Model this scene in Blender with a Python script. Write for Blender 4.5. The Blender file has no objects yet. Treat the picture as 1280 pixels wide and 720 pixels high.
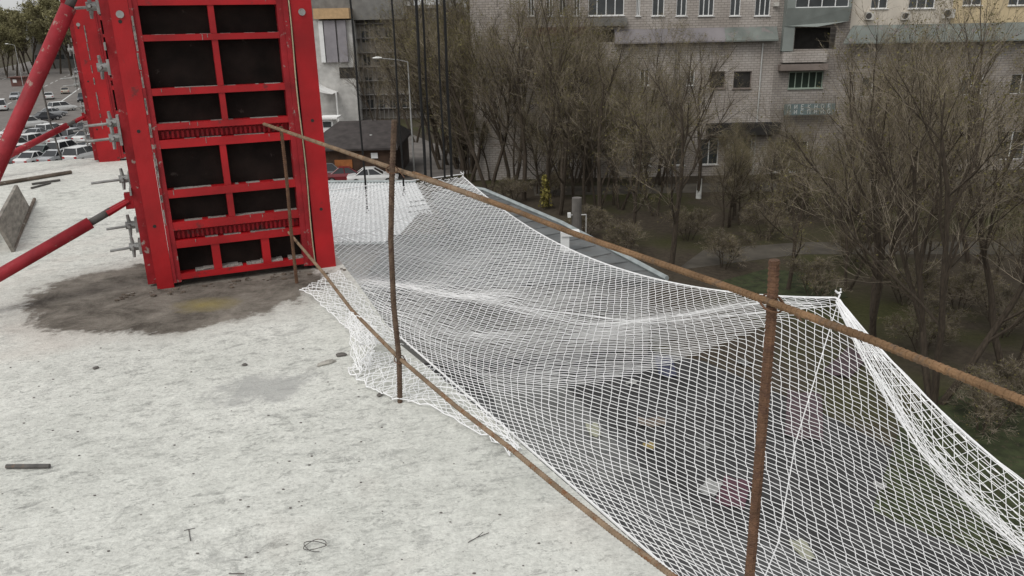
import bpy, math, random
from mathutils import Vector, Matrix
R = math.radians
random.seed(7)
scene = bpy.context.scene
COL = scene.collection

# ------------------------------------------------------------------ camera model (same numbers build the camera object)
TH, RO, F, SL = R(18.5), R(1.17), 985.0, 11.6          # SL: height of the slab top above the yard
CAM = Vector((0, 0, SL + 1.6))
_f = Vector((0, math.cos(TH), -math.sin(TH))); _u0 = Vector((0, math.sin(TH), math.cos(TH))); _r0 = Vector((1, 0, 0))
_r = _r0 * math.cos(RO) - _u0 * math.sin(RO); _u = _u0 * math.cos(RO) + _r0 * math.sin(RO)

def ray(x, y): return _f + _r * ((x - 640) / F) - _u * ((y - 360) / F)
def onz(x, y, z):
    d = ray(x, y); return CAM + d * ((z - CAM.z) / d.z)
def ony(x, y, Y):
    d = ray(x, y); return CAM + d * (Y / d.y)

cd = bpy.data.cameras.new('camera'); cam = bpy.data.objects.new('camera', cd); COL.objects.link(cam)
m = Matrix((( _r.x, _u.x, -_f.x, CAM.x), (_r.y, _u.y, -_f.y, CAM.y), (_r.z, _u.z, -_f.z, CAM.z), (0, 0, 0, 1)))
cam.matrix_world = m
cd.sensor_width = 36; cd.lens = 36 * F / 1280; cd.clip_start = 0.05; cd.clip_end = 4000
scene.camera = cam

# ------------------------------------------------------------------ materials
def new_mat(name):
    m = bpy.data.materials.new(name); m.use_nodes = True
    nt = m.node_tree; return m, nt, nt.nodes['Principled BSDF']

def mat(name, col, rough=0.7, var=0.25, scale=8.0, metal=0.0, bump=0.0, bscale=None, col2=None, thr=None, spec=0.3, stretch=None):
    """base colour with noise variation; col2 mixes in where a second noise passes thr"""
    m, nt, b = new_mat(name); N = nt.nodes; L = nt.links
    tc = N.new('ShaderNodeTexCoord')
    src = tc.outputs['Object']
    if stretch:
        mp = N.new('ShaderNodeMapping'); mp.inputs['Scale'].default_value = stretch
        L.new(src, mp.inputs['Vector']); src = mp.outputs['Vector']
    n = N.new('ShaderNodeTexNoise'); n.inputs['Scale'].default_value = scale; n.inputs['Detail'].default_value = 6
    L.new(src, n.inputs['Vector'])
    r = N.new('ShaderNodeValToRGB')
    r.color_ramp.elements[0].position = 0.3; r.color_ramp.elements[1].position = 0.7
    r.color_ramp.elements[0].color = (*[c * (1 - var) for c in col], 1)
    r.color_ramp.elements[1].color = (*[min(1, c * (1 + var)) for c in col], 1)
    L.new(n.outputs['Fac'], r.inputs['Fac'])
    out = r.outputs['Color']
    if col2:
        n2 = N.new('ShaderNodeTexNoise'); n2.inputs['Scale'].default_value = scale * 2.3; n2.inputs['Detail'].default_value = 8
        n2.inputs['Roughness'].default_value = 0.7
        L.new(src, n2.inputs['Vector'])
        r2 = N.new('ShaderNodeValToRGB'); t = thr or 0.58
        r2.color_ramp.elements[0].position = t; r2.color_ramp.elements[1].position = min(1, t + 0.06)
        L.new(n2.outputs['Fac'], r2.inputs['Fac'])
        mx = N.new('ShaderNodeMix'); mx.data_type = 'RGBA'
        L.new(r2.outputs['Color'], mx.inputs['Factor']); L.new(out, mx.inputs[6]); mx.inputs[7].default_value = (*col2, 1)
        out = mx.outputs[2]
    L.new(out, b.inputs['Base Color'])
    b.inputs['Roughness'].default_value = rough; b.inputs['Metallic'].default_value = metal
    b.inputs['Specular IOR Level'].default_value = spec
    if bump:
        bn = N.new('ShaderNodeTexNoise'); bn.inputs['Scale'].default_value = bscale or scale * 4; bn.inputs['Detail'].default_value = 5
        L.new(src, bn.inputs['Vector'])
        bp = N.new('ShaderNodeBump'); bp.inputs['Strength'].default_value = bump; bp.inputs['Distance'].default_value = 0.02
        L.new(bn.outputs['Fac'], bp.inputs['Height']); L.new(bp.outputs['Normal'], b.inputs['Normal'])
    return m

M = {}
M['red'] = mat('red_paint', (0.345, 0.0048, 0.0085), 0.5, 0.3, 3.0, bump=0.2, bscale=9, col2=(0.165, 0.016, 0.016), thr=0.60, spec=0.4)
M['red_worn'] = mat('worn_red_paint', (0.27, 0.012, 0.017), 0.6, 0.3, 6.0, bump=0.2, col2=(0.30, 0.26, 0.23), thr=0.60)
M['red_prop'] = mat('prop_red_paint', (0.27, 0.018, 0.026), 0.6, 0.3, 7.0, bump=0.2, col2=(0.31, 0.20, 0.17), thr=0.585)
M['red_dull'] = mat('dull_red_paint', (0.28, 0.006, 0.012), 0.6, 0.3, 6.0, col2=(0.10, 0.02, 0.02), thr=0.55)
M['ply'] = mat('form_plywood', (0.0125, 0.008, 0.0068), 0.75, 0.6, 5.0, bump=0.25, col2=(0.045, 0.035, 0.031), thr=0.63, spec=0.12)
M['cement_crust'] = mat('cement_crust', (0.27, 0.25, 0.23), 0.95, 0.3, 30, bump=0.7, bscale=80)
M['galv'] = mat('galvanised_steel', (0.30, 0.30, 0.29), 0.5, 0.3, 20, metal=0.4, col2=(0.18, 0.16, 0.14), thr=0.58)
M['rust'] = mat('rusty_steel', (0.135, 0.074, 0.044), 0.85, 0.35, 25, bump=0.5, bscale=120, col2=(0.11, 0.06, 0.04), thr=0.52)
M['rust_orange'] = mat('orange_rust', (0.20, 0.12, 0.064), 0.9, 0.35, 14, bump=0.5, bscale=120, col2=(0.15, 0.10, 0.065), thr=0.55)
M['rust_tan'] = mat('dusty_rebar', (0.25, 0.18, 0.12), 0.9, 0.3, 16, bump=0.5, bscale=120, col2=(0.20, 0.10, 0.05), thr=0.55)
M['rust_brown'] = mat('brown_rebar', (0.13, 0.088, 0.062), 0.9, 0.3, 22, bump=0.6, bscale=120, col2=(0.09, 0.055, 0.04), thr=0.52)
M['net'] = mat('white_nylon_cord', (0.86, 0.86, 0.86), 0.8, 0.05, 20)
M['rope_dark'] = mat('dark_steel_cable', (0.012, 0.012, 0.012), 0.6, 0.2, 20)
M['cord_tan'] = mat('tan_cord', (0.42, 0.36, 0.24), 0.9, 0.2, 20)
M['wood_grey'] = mat('weathered_board', (0.25, 0.23, 0.20), 0.9, 0.35, 6, bump=0.4, stretch=(1, 1, 6), col2=(0.12, 0.10, 0.08), thr=0.6)
M['wood_dark'] = mat('dirty_board', (0.12, 0.095, 0.075), 0.9, 0.35, 8, bump=0.3, col2=(0.3, 0.28, 0.25), thr=0.58)
M['steel_dark'] = mat('dark_bar_steel', (0.09, 0.085, 0.08), 0.7, 0.3, 20, col2=(0.16, 0.11, 0.08), thr=0.58)
M['bark'] = mat('bark', (0.058, 0.045, 0.033), 0.95, 0.35, 5, bump=0.5, stretch=(3, 3, 0.6))
M['twig'] = mat('twigs', (0.142, 0.116, 0.080), 0.95, 0.55, 0.6)
M['twig_pale'] = mat('pale_twigs', (0.27, 0.23, 0.175), 0.95, 0.45, 0.6)
M['bud'] = mat('spring_buds', (0.135, 0.118, 0.042), 0.8, 0.4, 0.7)
M['leaf'] = mat('young_leaves', (0.19, 0.175, 0.085), 0.8, 0.45, 0.4)
M['whitewash'] = mat('whitewash', (0.6, 0.6, 0.57), 0.9, 0.2, 5)
M['roof_white'] = mat('white_roof_metal', (0.62, 0.63, 0.63), 0.55, 0.12, 1.5, col2=(0.42, 0.42, 0.42), thr=0.62)
M['roof_grey'] = mat('grey_roof_metal', (0.125, 0.13, 0.13), 0.55, 0.3, 0.8, col2=(0.11, 0.105, 0.10), thr=0.56)
M['roof_edge'] = mat('roof_edge_metal', (0.30, 0.33, 0.33), 0.5, 0.2, 2)
M['roof_brown'] = mat('brown_roof_felt', (0.055, 0.047, 0.045), 0.9, 0.3, 1.5)
M['wall_brown'] = mat('brown_boards', (0.055, 0.033, 0.022), 0.85, 0.4, 2.0, col2=(0.14, 0.055, 0.03), thr=0.6)
M['wall_grey'] = mat('grey_render', (0.17, 0.165, 0.155), 0.9, 0.2, 1.2)
M['wall_pale'] = mat('pale_render', (0.44, 0.43, 0.41), 0.9, 0.2, 1.0, col2=(0.3, 0.29, 0.28), thr=0.6)
M['wall_scaf'] = mat('brown_grey_render', (0.27, 0.245, 0.215), 0.9, 0.3, 0.5, col2=(0.18, 0.16, 0.14), thr=0.56)
M['mauve'] = mat('mauve_grey_cladding', (0.25, 0.235, 0.25), 0.8, 0.15, 0.8)
M['beige'] = mat('orange_beige_panel', (0.46, 0.31, 0.17), 0.8, 0.15, 2)
M['maroon'] = mat('maroon_render', (0.12, 0.06, 0.05), 0.9, 0.3, 1)
M['cream'] = mat('cream_plaster', (0.54, 0.49, 0.42), 0.9, 0.12, 0.6, col2=(0.38, 0.34, 0.29), thr=0.62)
M['yellow'] = mat('yellow_plaster', (0.57, 0.46, 0.29), 0.9, 0.12, 0.6, col2=(0.45, 0.35, 0.2), thr=0.62)
M['pent'] = mat('green_grey_roofing', (0.155, 0.17, 0.155), 0.7, 0.25, 0.7, col2=(0.20, 0.175, 0.17), thr=0.56)
M['pent_mauve'] = mat('mauve_roofing', (0.19, 0.175, 0.18), 0.7, 0.2, 0.7)
M['balc'] = mat('grey_green_cladding', (0.215, 0.235, 0.22), 0.6, 0.15, 0.8)
M['lintel'] = mat('brown_fascia', (0.20, 0.165, 0.145), 0.8, 0.2, 1)
M['frame_white'] = mat('white_window_frame', (0.72, 0.72, 0.71), 0.5, 0.06, 3)
M['frame_green'] = mat('green_window_bar', (0.30, 0.36, 0.30), 0.6, 0.1, 3)
M['teal'] = mat('teal_sign_board', (0.135, 0.175, 0.175), 0.6, 0.15, 2)
M['ac'] = mat('air_conditioner_casing', (0.5, 0.48, 0.44), 0.6, 0.1, 4)
M['ac_dark'] = mat('air_conditioner_grille', (0.06, 0.055, 0.05), 0.6, 0.2, 8)
M['pipe_pale'] = mat('pale_pipe', (0.5, 0.5, 0.48), 0.6, 0.1, 4)
M['asphalt'] = mat('asphalt', (0.155, 0.140, 0.128), 0.9, 0.25, 0.6, bump=0.2, bscale=60)
M['yard'] = mat('yard_asphalt', (0.042, 0.041, 0.041), 0.9, 0.4, 0.7, col2=(0.085, 0.083, 0.08), thr=0.60, bump=0.3, bscale=20)
M['conc_pale'] = mat('pale_concrete_strip', (0.135, 0.135, 0.13), 0.9, 0.25, 0.8, col2=(0.10, 0.10, 0.10), thr=0.57)
M['conc_mid'] = mat('grey_concrete_strip', (0.08, 0.08, 0.08), 0.9, 0.3, 0.9, col2=(0.06, 0.06, 0.06), thr=0.57)
M['path'] = mat('dusty_path', (0.082, 0.072, 0.058), 0.95, 0.3, 0.8)
M['kerb'] = mat('kerb_concrete', (0.34, 0.33, 0.31), 0.9, 0.2, 2)
M['line'] = mat('road_paint', (0.6, 0.6, 0.58), 0.7, 0.2, 2)
M['lamp_grey'] = mat('lamp_post_grey', (0.33, 0.33, 0.32), 0.6, 0.15, 3)
M['lamp_white'] = mat('lamp_housing_white', (0.72, 0.72, 0.70), 0.5, 0.05, 3)
M['tyre'] = mat('tyre_rubber', (0.015, 0.015, 0.015), 0.9, 0.2, 10)
M['rim'] = mat('wheel_rim', (0.45, 0.45, 0.46), 0.35, 0.1, 10, metal=0.7)
M['headlamp'] = mat('headlamp_lens', (0.6, 0.6, 0.62), 0.15, 0.05, 10)
M['taillamp'] = mat('taillamp_lens', (0.32, 0.012, 0.012), 0.25, 0.05, 10)
M['orange_wood'] = mat('orange_boards', (0.30, 0.11, 0.035), 0.8, 0.2, 3)
M['scaffold'] = mat('scaffold_tube', (0.20, 0.19, 0.18), 0.6, 0.2, 3)
M['canvas'] = mat('white_canvas', (0.75, 0.74, 0.72), 0.8, 0.08, 2)
M['paper'] = mat('dirty_paper', (0.30, 0.30, 0.29), 0.9, 0.15, 3)
M['fir'] = mat('fir_needles', (0.022, 0.038, 0.022), 0.9, 0.4, 1.5)
M['pink_sheet'] = mat('faded_pink_sheet', (0.085, 0.058, 0.064), 0.9, 0.25, 1.5)
M['maroon_sheet'] = mat('maroon_sheet', (0.095, 0.045, 0.058), 0.9, 0.25, 1.5)
M['blue_sheet'] = mat('blue_tarp', (0.06, 0.064, 0.10), 0.8, 0.2, 2)
M['cream_sheet'] = mat('cream_sheet', (0.30, 0.30, 0.23), 0.8, 0.1, 2)
M['yellow_box'] = mat('yellow_box', (0.25, 0.19, 0.07), 0.8, 0.1, 2)
M['stone'] = mat('mortar_lump', (0.42, 0.40, 0.36), 0.95, 0.25, 14, bump=0.6)
M['block_grey'] = mat('grey_post_concrete', (0.13, 0.12, 0.11), 0.95, 0.25, 2, bump=0.3)

def glass_mat(name, col, rough=0.08):
    m = mat(name, col, rough, 0.35, 0.5, spec=0.5); return m
M['pane'] = glass_mat('window_glass', (0.045, 0.05, 0.052))
M['pane_green'] = glass_mat('greenish_glass', (0.03, 0.042, 0.034))
M['carglass'] = glass_mat('car_glass', (0.02, 0.022, 0.025))
M['void'] = mat('dark_recess', (0.03, 0.028, 0.026), 0.95, 0.2, 2)

def paint(name, c):
    if name not in M: M[name] = mat(name, c, 0.3, 0.05, 2, spec=0.5)
    return M[name]

def brick_mat(name, c1, c2, mortar, sx=1.0):
    m, nt, b = new_mat(name); N = nt.nodes; L = nt.links
    tc = N.new('ShaderNodeTexCoord'); mp = N.new('ShaderNodeMapping'); mp.inputs['Rotation'].default_value = (R(90), 0, 0)
    L.new(tc.outputs['Object'], mp.inputs['Vector'])
    br = N.new('ShaderNodeTexBrick'); br.inputs['Scale'].default_value = 1.0
    br.inputs['Brick Width'].default_value = 0.52; br.inputs['Row Height'].default_value = 0.20
    br.inputs['Mortar Size'].default_value = 0.028; br.inputs['Bias'].default_value = -0.1
    br.inputs['Color1'].default_value = (*c1, 1); br.inputs['Color2'].default_value = (*c2, 1); br.inputs['Mortar'].default_value = (*mortar, 1)
    L.new(mp.outputs['Vector'], br.inputs['Vector'])
    n = N.new('ShaderNodeTexNoise'); n.inputs['Scale'].default_value = 0.35; n.inputs['Detail'].default_value = 5
    L.new(tc.outputs['Object'], n.inputs['Vector'])
    r = N.new('ShaderNodeValToRGB'); r.color_ramp.elements[0].position = 0.35; r.color_ramp.elements[1].position = 0.65
    r.color_ramp.elements[0].color = (0.72, 0.70, 0.68, 1); r.color_ramp.elements[1].color = (1, 1, 1, 1)
    L.new(n.outputs['Fac'], r.inputs['Fac'])
    mx = N.new('ShaderNodeMix'); mx.data_type = 'RGBA'; mx.blend_type = 'MULTIPLY'; mx.inputs['Factor'].default_value = 1
    L.new(br.outputs['Color'], mx.inputs[6]); L.new(r.outputs['Color'], mx.inputs[7])
    L.new(mx.outputs[2], b.inputs['Base Color']); b.inputs['Roughness'].default_value = 0.9; b.inputs['Specular IOR Level'].default_value = 0.2
    return m
M['brick'] = brick_mat('pale_brick', (0.48, 0.44, 0.405), (0.40, 0.365, 0.335), (0.29, 0.265, 0.245))
M['brick_dull'] = brick_mat('dull_brick', (0.36, 0.33, 0.30), (0.30, 0.27, 0.245), (0.22, 0.20, 0.185))

# ------------------------------------------------------------------ mesh building
class MB:
    def __init__(s): s.v = []; s.f = []; s.mi = []
    def add(s, vs, fs, mi=0):
        o = len(s.v); s.v += [tuple(p) for p in vs]; s.f += [tuple(i + o for i in q) for q in fs]; s.mi += [mi] * len(fs)
        return s
    def box(s, lo, hi, mi=0):
        x0, y0, z0 = lo; x1, y1, z1 = hi
        return s.add([(x0,y0,z0),(x1,y0,z0),(x1,y1,z0),(x0,y1,z0),(x0,y0,z1),(x1,y0,z1),(x1,y1,z1),(x0,y1,z1)],
                     [(0,3,2,1),(4,5,6,7),(0,1,5,4),(1,2,6,5),(2,3,7,6),(3,0,4,7)], mi)
    def tube(s, pts, r, n=6, mi=0, cap=True, r2=None):
        pts = [Vector(p) for p in pts]; k = len(pts); vs = []; fs = []
        for i, p in enumerate(pts):
            a = pts[max(0, i - 1)]; b = pts[min(k - 1, i + 1)]; d = b - a
            if d.length < 1e-9: d = Vector((0, 0, 1))
            d.normalize()
            t = Vector((0, 0, 1)) if abs(d.z) < 0.9 else Vector((1, 0, 0))
            x = d.cross(t).normalized(); y = d.cross(x)
            rr = r[i] if isinstance(r, (list, tuple)) else r
            for j in range(n):
                a_ = 2 * math.pi * j / n; vs.append(p + x * (rr * math.cos(a_)) + y * (rr * math.sin(a_)))
        for i in range(k - 1):
            for j in range(n):
                q = (j + 1) % n; fs.append((i*n+j, i*n+q, (i+1)*n+q, (i+1)*n+j))
        if cap: fs.append(tuple(range(n - 1, -1, -1))); fs.append(tuple(range((k-1)*n, k*n)))
        return s.add(vs, fs, mi)
    def prism(s, poly, z0, z1, mi=0):
        n = len(poly)
        vs = [(p[0], p[1], z0) for p in poly] + [(p[0], p[1], z1) for p in poly]
        fs = [tuple(range(n - 1, -1, -1)), tuple(range(n, 2 * n))] + [(i, (i+1) % n, n + (i+1) % n, n + i) for i in range(n)]
        return s.add(vs, fs, mi)
    def build(s, name, mats, parent=None, origin=None, smooth=False):
        me = bpy.data.meshes.new(name)
        o3 = Vector(origin) if origin is not None else Vector((0, 0, 0))
        vs = [tuple(Vector(p) - o3) for p in s.v] if origin is not None else s.v
        me.from_pydata(vs, [], s.f)
        if not isinstance(mats, (list, tuple)): mats = [mats]
        for m in mats: me.materials.append(m)
        if len(mats) > 1: me.polygons.foreach_set('material_index', s.mi)
        if smooth: me.polygons.foreach_set('use_smooth', [True] * len(me.polygons))
        me.validate(); me.update()
        o = bpy.data.objects.new(name, me); COL.objects.link(o)
        if parent is not None: o.parent = parent
        elif origin is not None: o.location = o3
        return o

def tag(o, label=None, cat=None, group=None, kind=None):
    if label: o['label'] = label
    if cat: o['category'] = cat
    if group: o['group'] = group
    if kind: o['kind'] = kind
    return o
def thing(name, loc, label, cat, group=None, rz=0.0):
    o = bpy.data.objects.new(name, None); COL.objects.link(o); o.location = loc; o.rotation_euler = (0, 0, rz)
    o.empty_display_size = 0.3
    return tag(o, label, cat, group)
def copy_tree(o, parent=None):
    kids = list(o.children)
    c = o.copy(); COL.objects.link(c)
    if parent is not None: c.parent = parent
    for ch in kids: copy_tree(ch, c)
    return c
def struct(name, mb, m):
    return tag(mb.build(name, m), kind='structure')

# ------------------------------------------------------------------ ground
def ground_mat():
    m, nt, b = new_mat('yard_soil'); N = nt.nodes; L = nt.links
    tc = N.new('ShaderNodeTexCoord')
    def noise(sc, det=6, ro=0.6):
        n = N.new('ShaderNodeTexNoise'); n.inputs['Scale'].default_value = sc; n.inputs['Detail'].default_value = det; n.inputs['Roughness'].default_value = ro
        L.new(tc.outputs['Object'], n.inputs['Vector']); return n.outputs['Fac']
    def ramp(fac, a, bb, c0, c1):
        r = N.new('ShaderNodeValToRGB'); r.color_ramp.elements[0].position = a; r.color_ramp.elements[1].position = bb
        r.color_ramp.elements[0].color = (*c0, 1); r.color_ramp.elements[1].color = (*c1, 1); L.new(fac, r.inputs['Fac']); return r.outputs['Color']
    def mix(f, a, c):
        x = N.new('ShaderNodeMix'); x.data_type = 'RGBA'; L.new(f, x.inputs['Factor']); L.new(a, x.inputs[6])
        if isinstance(c, tuple): x.inputs[7].default_value = (*c, 1)
        else: L.new(c, x.inputs[7])
        return x.outputs[2]
    soil = ramp(noise(3.0, 10, 0.75), 0.3, 0.7, (0.04, 0.032, 0.024), (0.085, 0.070, 0.052))
    grass = ramp(noise(5.0, 8, 0.75), 0.3, 0.7, (0.040, 0.040, 0.017), (0.075, 0.075, 0.034))
    g = ramp(noise(0.09, 5), 0.48, 0.62, (0, 0, 0), (1, 1, 1))
    c = mix(g, soil, grass)
    litter = ramp(noise(9.0, 6, 0.8), 0.63, 0.68, (0, 0, 0), (1, 1, 1))
    c = mix(litter, c, (0.13, 0.11, 0.08))
    L.new(c, b.inputs['Base Color']); b.inputs['Roughness'].default_value = 0.95; b.inputs['Specular IOR Level'].default_value = 0.1
    bp = N.new('ShaderNodeBump'); bp.inputs['Strength'].default_value = 0.6; bp.inputs['Distance'].default_value = 0.1
    L.new(noise(4.0, 8), bp.inputs['Height']); L.new(bp.outputs['Normal'], b.inputs['Normal'])
    return m
g = MB()
NG = 40
for i in range(NG + 1):
    for j in range(NG + 1): g.v.append((-1500 + 3000 * i / NG, -1500 + 3000 * j / NG, 0))
for i in range(NG):
    for j in range(NG): g.f.append((i*(NG+1)+j, (i+1)*(NG+1)+j, (i+1)*(NG+1)+j+1, i*(NG+1)+j+1)); g.mi.append(0)
struct('ground', g, ground_mat())
# yard under the net: wet asphalt, a grey strip by the wall, a paler concrete strip
def flat(name, poly, z, m, t=0.03):
    mb = MB(); mb.prism([(p[0], p[1]) for p in poly], z - t, z); return struct(name, mb, m)
flat('yard', [(-14, 6), (16, 2), (15, 17), (10.5, 25.5), (7.8, 29.5), (2, 33), (-14, 36)], 0.012, M['yard'])
flat('pavement', [(-14, 9), (-1, 8), (9, 4), (9, 16.5), (5.5, 18.2), (4.6, 20.3), (3.9, 21.6), (3.6, 23.6), (2.2, 26.5), (-14, 27)], 0.024, M['conc_mid'])
pp = [onz(600, 470, 0), onz(690, 465, 0), onz(745, 525, 0), onz(800, 590, 0), onz(740, 610, 0), onz(650, 560, 0)]
flat('pavement', pp, 0.034, M['conc_pale'])
flat('path', [onz(845, 338, 0), onz(1000, 318, 0), onz(1300, 318, 0), onz(1300, 302, 0), onz(1000, 303, 0), onz(880, 312, 0)], 0.014, M['path'])
M['lawn'] = mat('thin_lawn', (0.036, 0.044, 0.018), 0.95, 0.5, 2.0, bump=0.5, bscale=30, col2=(0.06, 0.05, 0.03), thr=0.56)
flat('lawn', [onz(x, y, 0) for x, y in ((1090, 640), (1130, 520), (1190, 488), (1270, 482), (1360, 478), (1420, 540), (1400, 660), (1240, 700))], 0.016, M['lawn'])
flat('lawn', [onz(x, y, 0) for x, y in ((900, 352), (960, 336), (1040, 345), (1060, 372), (990, 385), (930, 372))], 0.02, M['lawn'])
flat('path', [(2, 66.5), (48, 66.5), (48, 62.8), (2, 62.8)], 0.018, M['path'])

# road on the far left with a kerbed pavement and lines
rp0 = Vector((-93.0, 150.0, 0)); rd = Vector((-56, 134, 0)).normalized(); rn = Vector((rd.y, -rd.x, 0))
def rpt(s, t, z=0): p = rp0 + rd * s + rn * t; return (p.x, p.y, z)
def rstrip(name, s0, s1, t0, t1, z, m, h=0.03):
    mb = MB(); mb.prism([rpt(s0, t0), rpt(s0, t1), rpt(s1, t1), rpt(s1, t0)], z - h, z); return struct(name, mb, m)
rstrip('road', -150, 420, -34, 16, 0.02, M['asphalt'])
rstrip('parking_lot', -105, -12, 20.0, 56, 0.02, M['asphalt'])
for t in (-19, -2):
    mb = MB()
    for k in range(30): mb.prism([rpt(-60 + k*12, t - .12), rpt(-60 + k*12, t + .12), rpt(-60 + k*12 + 6, t + .12), rpt(-60 + k*12 + 6, t - .12)], 0.021, 0.026)
    struct('road_marking', mb, M['line'])
rstrip('road_marking', -60, 400, 7.3, 7.6, 0.026, M['line'], 0.004)
rstrip('kerb', -150, 420, 16, 16.3, 0.15, M['kerb'], 0.2)
rstrip('sidewalk', -150, 420, 16.3, 19.6, 0.14, M['path'], 0.2)
rstrip('kerb', -150, 420, -34.3, -34, 0.15, M['kerb'], 0.2)

# ------------------------------------------------------------------ concrete slab
fl = onz(197, 362, SL); fr = onz(419, 333, SL)
fang = math.atan2(fr.y - fl.y, fr.x - fl.x)
fx = Vector((math.cos(fang), math.sin(fang), 0)); fy = Vector((-math.sin(fang), math.cos(fang), 0))
ed = Vector((0.52, -0.94, 0)).normalized()          # slab edge direction, towards the camera
def slab_mat():
    m, nt, b = new_mat('rough_concrete'); N = nt.nodes; L = nt.links
    tc = N.new('ShaderNodeTexCoord'); P = tc.outputs['Object']
    def mp(loc=(0,0,0), rot=0, scl=(1,1,1), typ='POINT'):
        x = N.new('ShaderNodeMapping'); x.vector_type = typ; x.inputs['Location'].default_value = loc
        x.inputs['Rotation'].default_value = (0, 0, rot); x.inputs['Scale'].default_value = scl
        L.new(P, x.inputs['Vector']); return x.outputs['Vector']
    def noise(v, sc, det=6, ro=0.6, dist=0):
        n = N.new('ShaderNodeTexNoise'); n.inputs['Scale'].default_value = sc; n.inputs['Detail'].default_value = det; n.inputs['Roughness'].default_value = ro
        n.inputs['Distortion'].default_value = dist
        L.new(v, n.inputs['Vector']); return n.outputs['Fac']
    def ramp(fac, a, bb, c0=(0,0,0), c1=(1,1,1)):
        r = N.new('ShaderNodeValToRGB'); r.color_ramp.elements[0].position = a; r.color_ramp.elements[1].position = bb
        r.color_ramp.elements[0].color = (*c0, 1); r.color_ramp.elements[1].color = (*c1, 1); L.new(fac, r.inputs['Fac']); return r.outputs['Color']
    def mix(f, a, c, k=1.0):
        x = N.new('ShaderNodeMix'); x.data_type = 'RGBA'
        if k != 1.0:
            q = N.new('ShaderNodeMath'); q.operation = 'MULTIPLY'; q.inputs[1].default_value = k; L.new(f, q.inputs[0]); f = q.outputs[0]
        L.new(f, x.inputs['Factor']); L.new(a, x.inputs[6])
        if isinstance(c, tuple): x.inputs[7].default_value = (*c, 1)
        else: L.new(c, x.inputs[7])
        return x.outputs[2]
    def math_(op, a, c):
        q = N.new('ShaderNodeMath'); q.operation = op
        for i, t in enumerate((a, c)):
            if isinstance(t, float): q.inputs[i].default_value = t
            else: L.new(t, q.inputs[i])
        return q.outputs[0]
    c = ramp(noise(P, 1.3, 8, 0.65), 0.3, 0.7, (0.61, 0.615, 0.572), (0.745, 0.745, 0.70))
    # trowel smears running one way, broken into patches
    v = mp(rot=R(16), scl=(1, 0.55, 1), typ='TEXTURE')
    patch = ramp(noise(P, 0.9, 4, 0.6, 0.4), 0.36, 0.56)
    sm = ramp(noise(v, 9.0, 12, 0.86, 0.5), 0.525, 0.575)
    c = mix(math_('MULTIPLY', sm, patch), c, (0.27, 0.272, 0.257), 0.62)
    sm2 = ramp(noise(v, 21.0, 10, 0.84, 0.4), 0.54, 0.59)
    c = mix(sm2, c, (0.27, 0.272, 0.255), 0.6)
    blot = ramp(noise(P, 2.6, 12, 0.84, 0.6), 0.56, 0.61)
    c = mix(blot, c, (0.36, 0.36, 0.342), 0.5)
    fine = ramp(noise(P, 60, 6, 0.7), 0.3, 0.7, (0.78, 0.78, 0.78), (1.12, 1.12, 1.12))
    x = N.new('ShaderNodeMix'); x.data_type = 'RGBA'; x.blend_type = 'MULTIPLY'; x.inputs['Factor'].default_value = 1
    L.new(c, x.inputs[6]); L.new(fine, x.inputs[7]); c = x.outputs[2]
    pit = ramp(noise(P, 30, 5, 0.6), 0.655, 0.69)
    c = mix(pit, c, (0.24, 0.235, 0.22), 0.5)
    mid = ramp(noise(P, 13, 8, 0.75, 0.2), 0.36, 0.64, (0.87, 0.87, 0.86), (1.06, 1.06, 1.05))
    x = N.new('ShaderNodeMix'); x.data_type = 'RGBA'; x.blend_type = 'MULTIPLY'; x.inputs['Factor'].default_value = 1
    L.new(c, x.inputs[6]); L.new(mid, x.inputs[7]); c = x.outputs[2]
    pink = ramp(noise(P, 0.8, 3), 0.56, 0.72)
    c = mix(pink, c, (0.60, 0.52, 0.46), 0.35)
    gp = onz(325, 485, SL); gv = mp((gp.x, gp.y, 0), R(20), (0.42, 0.30, 100), 'TEXTURE')
    lg = N.new('ShaderNodeVectorMath'); lg.operation = 'LENGTH'; L.new(gv, lg.inputs[0])
    gm = ramp(math_('MULTIPLY', math_('ADD', lg.outputs['Value'], math_('MULTIPLY', noise(P, 7, 10, 0.75), 1.8)), 0.4), 0.50, 0.62, (1,1,1), (0,0,0))
    c = mix(gm, c, (0.36, 0.36, 0.345), 0.75)
    # damp cement stain spilling out from under the column form
    a0 = onz(34, 372, SL); a1 = onz(402, 356, SL); cen = (a0 + a1) / 2 + fy * 0.02
    ang = math.atan2(a1.y - a0.y, a1.x - a0.x)
    ev = mp(tuple((cen.x, cen.y, 0)), ang, ((a1 - a0).length / 2 * 1.02, 0.78, 100), 'TEXTURE')
    ln = N.new('ShaderNodeVectorMath'); ln.operation = 'LENGTH'; L.new(ev, ln.inputs[0])
    e = math_('ADD', ln.outputs['Value'], math_('MULTIPLY', math_('SUBTRACT', noise(P, 2.6, 10, 0.68, 0.5), 0.5), 0.75))
    mask = ramp(math_('MULTIPLY', math_('ADD', e, math_('MULTIPLY', math_('SUBTRACT', noise(P, 22, 6, 0.7), 0.5), 0.25)), 0.5), 0.465, 0.515, (1,1,1), (0,0,0))
    halo = ramp(math_('MULTIPLY', e, 0.5), 0.5, 0.66, (1,1,1), (0,0,0))
    c = mix(halo, c, (0.40, 0.375, 0.34), 0.45)
    wet = ramp(noise(P, 3.4, 12, 0.76, 0.3), 0.38, 0.68, (0.072, 0.062, 0.051), (0.275, 0.248, 0.212))
    c = mix(mask, c, wet)
    ysp = onz(258, 381, SL)
    yv = mp((ysp.x, ysp.y, 0), ang, (0.24, 0.16, 100), 'TEXTURE')
    ly = N.new('ShaderNodeVectorMath'); ly.operation = 'LENGTH'; L.new(yv, ly.inputs[0])
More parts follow.
